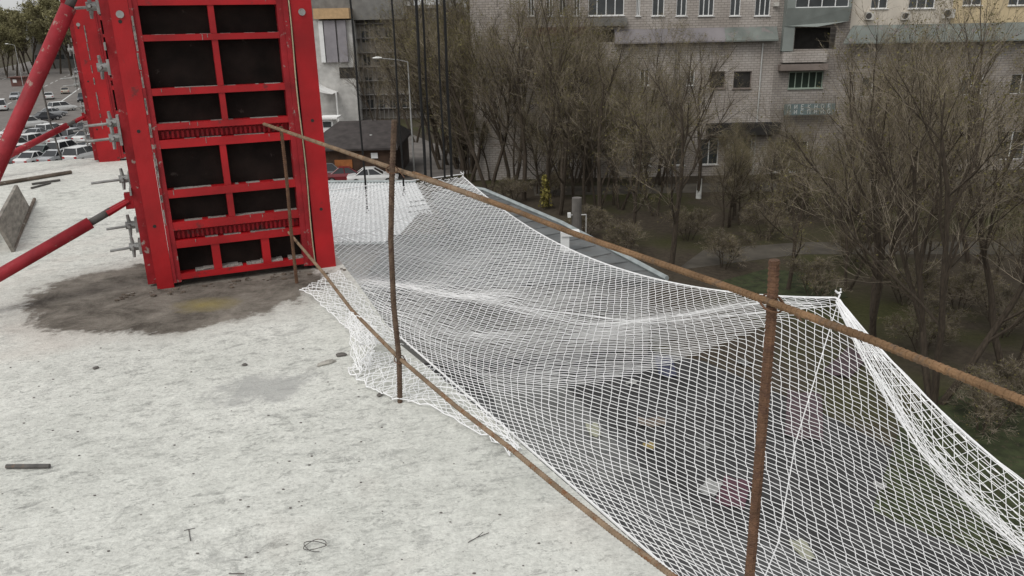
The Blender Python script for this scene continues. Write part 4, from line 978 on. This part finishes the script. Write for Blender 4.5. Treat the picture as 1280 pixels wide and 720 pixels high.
def glyph(kind, x, z, h):
    w = h * .62
    if kind == 'E': stroke(x, z, x, z + h); stroke(x, z, x + w, z); stroke(x, z + h/2, x + w*.8, z + h/2); stroke(x, z + h, x + w, z + h)
    if kind == 'K': stroke(x, z, x, z + h); stroke(x, z + h/2, x + w, z + h); stroke(x, z + h/2, x + w, z)
    if kind == 'P': stroke(x, z, x, z + h); stroke(x + w, z, x + w, z + h); stroke(x, z + h, x + w, z + h)
    if kind == 'H': stroke(x, z, x, z + h); stroke(x + w, z, x + w, z + h); stroke(x, z + h/2, x + w, z + h/2)
    if kind == 'I': stroke(x, z, x, z + h); stroke(x + w, z, x + w, z + h); stroke(x, z, x + w, z + h)
    if kind == 'O': stroke(x, z + h*.2, x, z + h*.8); stroke(x + w, z + h*.2, x + w, z + h*.8); stroke(x, z + h*.8, x + w*.3, z + h); stroke(x + w*.7, z + h, x + w, z + h*.8); stroke(x, z + h*.2, x + w*.3, z); stroke(x + w*.7, z, x + w, z + h*.2); stroke(x + w*.3, z + h, x + w*.7, z + h); stroke(x + w*.3, z, x + w*.7, z)
for row, seq in ((1, 'PIEKHOE'), (0, 'HIEPIIO')):
    x = a[0] + .3
    for ch in seq: glyph(ch, x, a[2] + .10 + row * H2 * .47, H2 * .36); x += W_ * .132
mb.build('lettering', M['pipe_pale'], sg, (a[0], YF, a[2]))
# --- cream and yellow section
org = (xc + 1.0, YF, 0); x_y = fz(1190, 15)[0]
rb = thing('plastered_apartment_block', org, 'cream and yellow plastered apartment block section above a long grey pent roof', 'apartment block', 'joined sections of the apartment block')
ops = []; wins = []
for a, b, m_ in [(1088, 1109, 1), (1135, 1168, 2), (1203, 1226, 1), (1260, 1284, 1), (1310, 1335, 1), (1370, 1400, 2)]:
    x0, zs_ = fz(a, 11 if a < 1180 else 7); x1, _ = fz(b, 11); o = (x0, x1, zs_, zs_ + 1.75); ops.append(o); wins.append((o, m_))
zp1 = fz(1160, 30)[1]; zp0 = fz(1160, 51)[1]
c_ops = [o for o in ops if o[1] < x_y]; y_ops = [o for o in ops if o[0] > x_y]
wall_open(org[0], x_y, zp1 - .3, TOPZ, YF, c_ops).build('wall', M['cream'], rb, org); wall_open(x_y, xd, zp1 - .3, TOPZ, YF, y_ops).build('wall', M['yellow'], rb, org)
gops = []
for k in range(7):
    x0 = org[0] + 1.6 + k * 4.3; gops += [(x0, x0 + 1.9, 6.6, 8.3), (x0 - .2, x0 + 2.3, .9, 3.4)]
mb = wall_open(org[0], xd, 0, zp1 - .3, YF + .015, gops); mb.box((org[0], YF + 1.6, 0), (xd, YF + 13, TOPZ)); mb.build('wall', M['brick_dull'], rb, org)
for o, m_ in wins: window(o, YF, rb, org, m_)
for o in gops: window(o, YF + .015, rb, org, 1, 'frame_white', 'pane', sill=False)
pent(fz(1049, 50)[0], xd, zp1, zp0, .95, rb, M['pent'], org, hipl=fz(1066, 32)[0] - fz(1049, 50)[0])
for x in (1083, 1128, 1182):
    a = rect(x - (3 if x < 1180 else 6), 15 if x < 1180 else 11, x + (8 if x < 1180 else 10), 25 if x < 1180 else 23)
    mb = MB(); mb.box((a[0], YF - .36, a[2]), (a[1], YF - .02, a[3])); q_ = mb.build('air_conditioner', M['ac'], rb, org)
    cx, cz = a[0] + (a[1] - a[0]) * .33, (a[2] + a[3]) / 2; r_ = (a[3] - a[2]) * .4
    mb = MB(); mb.add([(cx + r_ * math.cos(k * .524), YF - .364, cz + r_ * math.sin(k * .524)) for k in range(12)], [tuple(range(12))]); q2 = mb.build('fan_grille', M['ac_dark'], q_); q2.data.transform(Matrix.Translation(-V(org)))

# ------------------------------------------------------------------ buildings on the far left-centre
# pale corner tower with an orange-beige beam and an awning
YB = 118.0
def bb(x0, y0, x1, y1, Y=YB):
    p0 = ony(x0, y1, Y); p1 = ony(x1, y0, Y); return p0.x, p1.x, p0.z, p1.z
a = bb(398, 25, 436, 140); org = (a[0], YB, 0)
t = thing('pale_office_building', org, 'pale grey corner building with an orange beige top beam, past the red column form', 'building')
mb = MB(); mb.box((a[0] - 3, YB, 0), (a[1] + .3, YB + 12, a[3])); mb.build('wall', M['wall_pale'], t, org)
b = bb(394, 10, 437, 24); mb = MB(); mb.box((b[0], YB - 1.0, b[2]), (b[1], YB + 12.5, b[3])); mb.build('top_beam', M['beige'], t, org)
b = bb(403, 25, 432, 78); w = (b[1] - b[0])
for k, (x0, x1, m_) in enumerate([(0, .16, 'frame_white'), (.2, .62, 'mauve'), (.68, 1.0, 'mauve')]):
    mb = MB(); mb.box((b[0] + w * x0, YB - .5, b[2]), (b[0] + w * x1, YB - .003, b[3] - .05)); mb.build('pilaster', M[m_], t, org)
b = bb(425, 84, 445, 98); mb = MB(); mb.box((b[0], YB - .06, b[2]), (b[1], YB - .004, b[3])); mb.build('window', M['void'], t, org)
b = bb(392, 4, 400, 12); mb = MB(); mb.box((a[0] - 3, YB + 2, a[3]), (a[1] + 8, YB + 12, a[3] + 4)); mb.build('roof_storey', M['wall_grey'], t, org)
c0 = ony(395, 104, YB - 2); c1 = ony(417, 114, YB - 3)
t = thing('awning', (c0.x, YB - 2, c0.z - 1.2), 'white curved awning jutting from the pale corner building', 'awning')
mb = MB(); n = 8; vs = []
for i in range(n + 1):
    s = i / n; z = c0.z - (c0.z - c1.z + .3) * (s ** .6); x = c0.x + (c1.x - c0.x) * s
    vs += [(x, YB - 4, z), (x, YB - .01, z), (x, YB - 4, z - .45 * (1 - s) - .06), (x, YB - .01, z - .45 * (1 - s) - .06)]
fs = []
for i in range(n): fs += [(4*i, 4*i+4, 4*i+5, 4*i+1), (4*i+2, 4*i+3, 4*i+7, 4*i+6), (4*i, 4*i+2, 4*i+6, 4*i+4)]
mb.add(vs, fs); mb.build('canopy', M['canvas'], t, (c0.x, YB - 2, c0.z - 1.2))
p0 = ony(420, 115, YB - 3); mb = MB(); mb.tube([(p0.x, YB - 3, 0), (p0.x, YB - 3, p0.z)], .12, 6); mb.build('post', M['lamp_white'], t, (c0.x, YB - 2, c0.z - 1.2))
# scaffolded block beside it
a = bb(437, 6, 548, 140, 122); org = (a[0], 122, 0)
t = thing('scaffolded_building', org, 'grey brown building wrapped in scaffolding behind the hanging ropes', 'building')
mb = MB(); mb.box((a[0], 122, 0), (a[1], 136, a[3])); mb.build('wall', M['wall_scaf'], t, org)
b = bb(437, 2, 512, 9, 121); mb = MB(); mb.box((b[0], 120.2, b[2]), (b[1], 121.9, b[3])); mb.build('roof_edge', M['wall_pale'], t, org)
sc_ = MB(); nz = 8; nx = 22
for i in range(nx):
    x = a[0] + (a[1] - a[0]) * i / (nx - 1); sc_.tube([(x, 121.0, 0), (x, 121.0, a[3] - .3)], .06, 4)
for j in range(nz):
    z = a[3] * (j + 1) / nz - .4; sc_.tube([(a[0], 120.9, z), (a[1], 120.9, z)], .07, 4); sc_.box((a[0], 121.05, z - .12), (a[1], 121.95, z - .07))
sc_.build('scaffolding', M['scaffold'], t, org)
for j in range(4):
    for i in range(7):
        x = a[0] + 1 + i * (a[1] - a[0] - 2) / 7; z = 1.2 + j * 3.3; mb = MB(); mb.box((x, 121.96, z), (x + .95, 121.997, z + 1.6)); mb.build('window', M['pane'], t, org)
# brown house with a felt roof
YH = 70.0
ra = ony(410, 187, YH); rb_ = ony(490, 187, YH); top = ony(440, 149, YH + 7).z
org = (ra.x, YH, 0); xl, xr, ze = ra.x - 2.5, rb_.x + .5, ra.z
t = thing('brown_house', org, 'brown boarded house with a dark felt roof beyond the white shed roof', 'house')
mb = MB(); mb.box((xl + .4, YH + .5, 0), (xr - .4, YH + 11, ze)); mb.build('wall', M['wall_brown'], t, org)
mb = MB()
vs = [(xl, YH, ze - .15), (xr, YH, ze - .15), (xr, YH + 11.5, ze - .15), (xl, YH + 11.5, ze - .15), (xl + 2.5, YH + 5.7, top), (xr - 1.2, YH + 5.7, top), (xl, YH, ze + .02), (xr, YH, ze + .02), (xr, YH + 11.5, ze + .02), (xl, YH + 11.5, ze + .02)]
mb.add(vs, [(0, 3, 2, 1), (6, 7, 5, 4), (7, 8, 5), (8, 9, 4, 5), (9, 6, 4), (0, 1, 7, 6), (1, 2, 8, 7), (2, 3, 9, 8), (3, 0, 6, 9)]); mb.build('roof', M['roof_brown'], t, org)
b = (ony(418, 215, YH).x, ony(440, 215, YH).x); mb = MB(); mb.box((b[0], YH + .42, .3), (b[1], YH + .498, ze - 1.0)); mb.build('door', M['orange_wood'], t, org)
b = bb(463, 192, 471, 199, YH); mb = MB(); mb.box((b[0], YH + .43, b[2]), (b[1], YH + .498, b[3])); mb.build('window', M['frame_white'], t, org)
b = bb(450, 190, 456, 197, YH)
p = ony(464, 173, YH + 2.6); mb = MB(); mb.tube([(p.x, p.y, p.z - .8), (p.x, p.y, p.z + .35)], .12, 6); mb.build('vent_pipe', M['pipe_pale'], t, org)
# white kiosk by the awning
b = bb(402, 143, 415, 160, 90); t = thing('kiosk', (b[0], 90, 0), 'small white kiosk beside the red column form, above the brown roof', 'kiosk')
mb = MB(); mb.box((b[0], 90, 0), (b[1], 92, b[3] - .5)); mb.build('wall', M['frame_white'], t, (b[0], 90, 0)); mb = MB(); mb.box((b[0] - .2, 89.6, b[3] - .499), (b[1] + .6, 92.3, b[3] - .3)); mb.build('roof', M['canvas'], t, (b[0], 90, 0))
mb = MB(); mb.box((b[0] + .2, 89.94, b[3] - 1.4), (b[1] - .2, 89.998, b[3] - .8)); mb.build('window', M['pane'], t, (b[0], 90, 0))
# dark far buildings behind the avenue
for (x0, x1, Y, h, m_, lab) in [(-190, -150, 330, 13, 'wall_grey', 'long grey far building half hidden by the budding trees'), (-120, -96, 300, 9, 'wall_pale', 'pale far building behind the budding trees')]:
    t = thing('far_building', (x0, Y, 0), lab, 'building'); mb = MB(); mb.box((x0, Y, 0), (x1, Y + 20, h)); mb.build('wall', M[m_], t, (x0, Y, 0)); mb = MB(); mb.box((x0 - .5, Y - .5, h + .002), (x1 + .5, Y + 20.5, h + .5)); mb.build('roof', M['roof_brown'], t, (x0, Y, 0))
    for k in range(6): w_ = (x1 - x0) / 6; mb = MB(); mb.box((x0 + w_ * k + .8, Y - .05, 3.4), (x0 + w_ * k + w_ - .8, Y - .003, 5.2)); mb.build('window', M['pane'], t, (x0, Y, 0))
p = onz(24, 108, 0); t = thing('kiosk', (p.x, p.y, 0), 'small dull maroon roadside kiosk partly behind the long red prop', 'kiosk')
mb = MB(); mb.box((p.x - 2, p.y, 0), (p.x + 2, p.y + 3, 2.3)); mb.build('wall', M['maroon'], t, p * 1.0); mb = MB(); mb.box((p.x - 2.2, p.y - .6, 2.301), (p.x + 2.2, p.y + 3.2, 2.5)); mb.build('roof', M['maroon'], t, p); mb = MB(); mb.box((p.x - 1.4, p.y - .04, 1.0), (p.x - .4, p.y - .003, 1.8)); mb.build('window', M['frame_white'], t, p)

# ------------------------------------------------------------------ street lamps
def lamp(px, py, Y, px_head, py_head, label, arm_dx=None):
    b = onz(px, py, 0) if Y is None else V((ony(px, py, Y).x, Y, 0))
    hd = ony(px_head, py_head, b.y); t = thing('street_lamp', b, label, 'street lamp', 'street lamps')
    zt_ = hd.z - .35
    mb = MB(); mb.tube([b, b + V((0, 0, zt_ * .6)), b + V((0, 0, zt_))], [.10, .075, .055], 8); mb.build('pole', M['lamp_grey'], t, b)
    mb = MB(); mb.tube([b + V((0, 0, zt_)), V(((b.x * .6 + hd.x * .4), b.y, zt_ + .22)), V((hd.x, b.y, hd.z))], [.05, .04, .035], 6); mb.build('arm', M['lamp_grey'], t, b)
    s = -1 if hd.x < b.x else 1
    mb = MB(); n = 10; vs = []
    for i in range(9):
        u = i / 8; w = .17 * math.sin(math.pi * (.12 + .80 * u)) + .02
        for j in range(n): a_ = 2 * math.pi * j / n; vs.append((hd.x + s * (u * .85 - .1), b.y + w * math.cos(a_), hd.z + .05 + w * .62 * math.sin(a_)))
    fs = [(i*n+j, i*n+(j+1) % n, (i+1)*n+(j+1) % n, (i+1)*n+j) for i in range(8) for j in range(n)] + [tuple(range(n)), tuple(range(8*n, 9*n))]
    mb.add(vs, fs); mb.build('lamp_head', M['lamp_white'], t, b, True)
lamp(518, 216, None, 476, 73, 'grey street lamp with a long arm among the hanging ropes')
lamp(30, 112, None, 10, 55, 'grey street lamp over the road left of the long red prop')
lamp(97, 96, None, 91, 61, 'small white headed street lamp on the far road beside the farther red form')

# ------------------------------------------------------------------ cars
def make_car(name, kind, colname, col, label, group):
    t = thing(name, (0, 0, 0), label, 'car', group)
    L_, W_ = {'sedan': (4.5, 1.78), 'suv': (4.6, 1.88), 'van': (4.9, 1.95)}[kind]
    h_b, h_r = {'sedan': (.92, 1.45), 'suv': (1.05, 1.72), 'van': (1.15, 2.05)}[kind]
    pnt = paint(colname, col)
    hx = L_ / 2
    # body lofted through stations: x, z bottom, z top, half width
    stn = [(-hx, .42, .78 * h_b, .36 * W_), (-hx + .08, .30, .93 * h_b, .46 * W_), (-hx + .5, .24, h_b, .495 * W_), (-.3, .22, h_b, .5 * W_), (.25 * L_, .22, h_b * .99, .5 * W_), (hx - .55, .24, h_b * .84, .49 * W_), (hx - .1, .28, h_b * .72, .44 * W_), (hx, .36, h_b * .60, .36 * W_)]
    mb = MB(); n = 8; vs = []
    for x, z0, z1, w in stn: vs += [(x, -w * .92, z0), (x, w * .92, z0), (x, w, z0 + .14), (x, w, (z0 + z1) / 2 + .1), (x, w * .90, z1), (x, -w * .90, z1), (x, -w, (z0 + z1) / 2 + .1), (x, -w, z0 + .14)]
    fs = [(i*n+j, (i+1)*n+j, (i+1)*n+(j+1) % n, i*n+(j+1) % n) for i in range(len(stn) - 1) for j in range(n)] + [tuple(range(n)), tuple(reversed(range((len(stn)-1)*n, len(stn)*n)))]
    mb.add(vs, fs); mb.build('body', pnt, t, smooth=False)
    rear = {'sedan': -hx + .75, 'suv': -hx + .10, 'van': -hx + .05}[kind]; front = {'sedan': .22 * L_, 'suv': .24 * L_, 'van': .33 * L_}[kind]
    rr = {'sedan': .75, 'suv': .35, 'van': .15}[kind]; ff = {'sedan': .85, 'suv': .75, 'van': .7}[kind]
    w0, w1 = W_ * .45, W_ * .37
    mb = MB(); z0 = h_b - .03
    mb.add([(rear, -w0, z0), (front, -w0, z0 - .02), (front, w0, z0 - .02), (rear, w0, z0), (rear + rr, -w1, h_r - .05), (front - ff, -w1, h_r - .05), (front - ff, w1, h_r - .05), (rear + rr, w1, h_r - .05)], [(0, 1, 5, 4), (1, 2, 6, 5), (2, 3, 7, 6), (3, 0, 4, 7), (4, 5, 6, 7)]); mb.build('window_glass', M['carglass'], t)
    mb = MB(); a, b = rear + rr - .06, front - ff + .06; zr = h_r - .048
    mb.add([(a, -w1, zr), (b, -w1, zr), (b, w1, zr), (a, w1, zr), (a + .12, -w1 + .12, h_r), (b - .15, -w1 + .12, h_r), (b - .15, w1 - .12, h_r), (a + .12, w1 - .12, h_r)], [(0, 1, 5, 4), (1, 2, 6, 5), (2, 3, 7, 6), (3, 0, 4, 7), (4, 5, 6, 7)])
    for s in (-1, 1):                                    # pillars
        for (xa_, xb_) in ((front - .04, front - ff), (rear + .05, rear + rr), ((rear + front) / 2, (rear + rr + front - ff) / 2 - .02)): mb.tube([(xa_, s * (w0 + .004), z0), (xb_, s * (w1 + .006), zr)], .045, 4)
    mb.build('roof', pnt, t)
    for x in (-hx + .85, hx - .85):
        for s in (-1, 1):
            mb = MB(); mb.tube([(x, s * (W_ / 2 - .20), .32), (x, s * (W_ / 2 + .012), .32)], .32, 18); w_ = mb.build('wheel', M['tyre'], t)
            mb = MB(); mb.tube([(x, s * (W_ / 2 + .0125), .32), (x, s * (W_ / 2 + .022), .32)], .20, 14); mb.build('rim', M['rim'], w_)
    for s in (-1, 1):
        mb = MB(); mb.box((hx - .16, s * W_ * .36 - .17, h_b * .56), (hx - .015, s * W_ * .36 + .13 * (1 if s < 0 else 1), h_b * .70)); mb.build('headlight', M['headlamp'], t)
        mb = MB(); mb.box((-hx - .01, s * W_ * .36 - .14, h_b * .62), (-hx + .1, s * W_ * .36 + .14, h_b * .80)); mb.build('taillight', M['taillamp'], t)
    mb = MB(); mb.box((hx - .06, -.55, .38), (hx + .004, .55, .55)); mb.build('grille', M['tyre'], t)
    return t
cols = {'white': (.62, .62, .61), 'silver': (.34, .35, .36), 'dark': (.03, .032, .038), 'beige': (.42, .38, .32), 'red': (.16, .02, .025), 'grey': (.14, .14, .15), 'green': (.10, .13, .12)}
protoc = {}
def car(kind, c, x, y, rz, label, group):
    key = (kind, c)
    if key not in protoc: o = make_car('parked_car', kind, 'car_paint_' + c, cols[c], label, group); protoc[key] = o
    else: o = copy_tree(protoc[key])
    o.location = (x, y, .03); o.rotation_euler = (0, 0, rz); o['label'] = label; o['group'] = group; return o
ra_ = math.atan2(rd.y, rd.x)
G1 = 'cars parked along the far kerb'; G2 = 'cars packed in the car park below the slab'; G3 = 'cars driving on the far road'
for (px, py, kd, c, da, lab) in [(22, 172, 'sedan', 'white', -1.0, 'white car at the near end of the parked row'), (38, 160, 'suv', 'white', -1.0, 'white estate car second in the parked row'), (58, 151, 'sedan', 'dark', -1.0, 'dark car in the parked row between white ones'),
                             (66, 146, 'sedan', 'silver', -1.0, 'silver car in the parked row behind the dark car'), (79, 139, 'suv', 'white', -1.0, 'white car at the far end of the parked row')]:
    p = onz(px, py, 0); car(kd, c, p.x, p.y, ra_ + da, lab, G1)
for (px, py, kd, c, da, lab) in [(82, 117, 'sedan', 'beige', .1, 'beige saloon driving on the far road'), (105, 127, 'suv', 'dark', 3.1, 'dark off-road car on the far road beside the farther red form'), (3, 138, 'van', 'white', .1, 'white van on the far road at the picture edge'), (46, 112, 'sedan', 'grey', 3.1, 'grey car partly behind the long red prop'), (62, 124, 'sedan', 'white', .1, 'white saloon driving in the middle of the far road, nearer than the beige one'), (20, 124, 'sedan', 'silver', 3.1, 'silver saloon on the far road left of the long red prop'), (112, 108, 'suv', 'white', 3.1, 'white car far up the road beside the farther red form'), (98, 92, 'van', 'silver', 3.1, 'silver van farthest away on the far road')]:
    p = onz(px, py, 0); car(kd, c, p.x, p.y, ra_ + da, lab, G3)
i = 0
for (px, py, kd, c, da) in [(45, 184, 'suv', 'white', -.55), (72, 180, 'sedan', 'white', -.55), (92, 177, 'suv', 'silver', -.5), (112, 177, 'sedan', 'white', -.55), (30, 199, 'suv', 'white', -.5), (58, 197, 'sedan', 'green', -.55), (84, 194, 'suv', 'white', -.55), (110, 190, 'sedan', 'white', -.5), (118, 168, 'sedan', 'dark', -.5), (98, 166, 'sedan', 'grey', -.5), (130, 183, 'suv', 'white', -.5), (12, 206, 'sedan', 'silver', -.5), (22, 190, 'suv', 'white', -.5), (66, 170, 'suv', 'white', -.55), (84, 168, 'sedan', 'white', -.5), (122, 195, 'sedan', 'white', -.5), (48, 174, 'sedan', 'silver', -.5), (106, 202, 'suv', 'white', -.55), (44, 206, 'sedan', 'white', -.5), (74, 204, 'sedan', 'silver', -.55)]:
    p = onz(px, py, 0); car(kd, c, p.x, p.y, ra_ + da, {'white': 'one of the white cars packed in the car park below the slab edge', 'silver': 'one of the silver cars packed in the car park below the slab edge', 'green': 'grey green car in the middle of the packed car park', 'dark': 'dark car at the back of the packed car park', 'grey': 'grey car at the back of the packed car park'}[c], G2)
for (px, py, kd, c, rz, lab) in [(440, 224, 'sedan', 'red', .15, 'dark red car beside the brown house'), (470, 226, 'sedan', 'white', .1, 'white car beside the brown house'), (418, 223, 'suv', 'grey', .1, 'grey car beside the brown house, next to the red form')]:
    p = onz(px, py, 0); car(kd, c, p.x, p.y - 1.5, rz, lab, 'cars beside the brown house')

# ------------------------------------------------------------------ sky, sun, exposure
w = bpy.data.worlds.new('World'); scene.world = w; w.use_nodes = True
N = w.node_tree.nodes; L = w.node_tree.links; bg = N['Background']
sky = N.new('ShaderNodeTexSky'); sky.sky_type = 'NISHITA'; sky.sun_disc = False
SUN_EL, SUN_AZ = R(52), R(215)
sky.sun_elevation = SUN_EL; sky.sun_rotation = SUN_AZ; sky.dust_density = 3.0; sky.air_density = 1.5
hs = N.new('ShaderNodeHueSaturation'); hs.inputs['Saturation'].default_value = 0.12
L.new(sky.outputs['Color'], hs.inputs['Color']); cl = N.new('ShaderNodeMix'); cl.data_type = 'RGBA'; cl.inputs['Factor'].default_value = 0.6      # thin even cloud layer over the clear sky
cl.inputs[7].default_value = (4.25, 4.3, 4.3, 1); L.new(hs.outputs['Color'], cl.inputs[6]); L.new(cl.outputs[2], bg.inputs['Color']); bg.inputs['Strength'].default_value = 0.115
sd = bpy.data.lights.new('sun', 'SUN'); so = bpy.data.objects.new('sun', sd); COL.objects.link(so)
sd.energy = 0.7; sd.angle = R(25); sd.color = (1, .97, .92)
dirv = V((math.sin(SUN_AZ) * math.cos(SUN_EL), math.cos(SUN_AZ) * math.cos(SUN_EL), math.sin(SUN_EL)))   # towards the sun
so.rotation_euler = (-dirv).to_track_quat('-Z', 'Y').to_euler()
vs_ = scene.view_settings; vs_.view_transform = 'Standard'; vs_.look = 'None'; vs_.exposure = 0.62; vs_.gamma = 1.0; vs_.use_curve_mapping = False
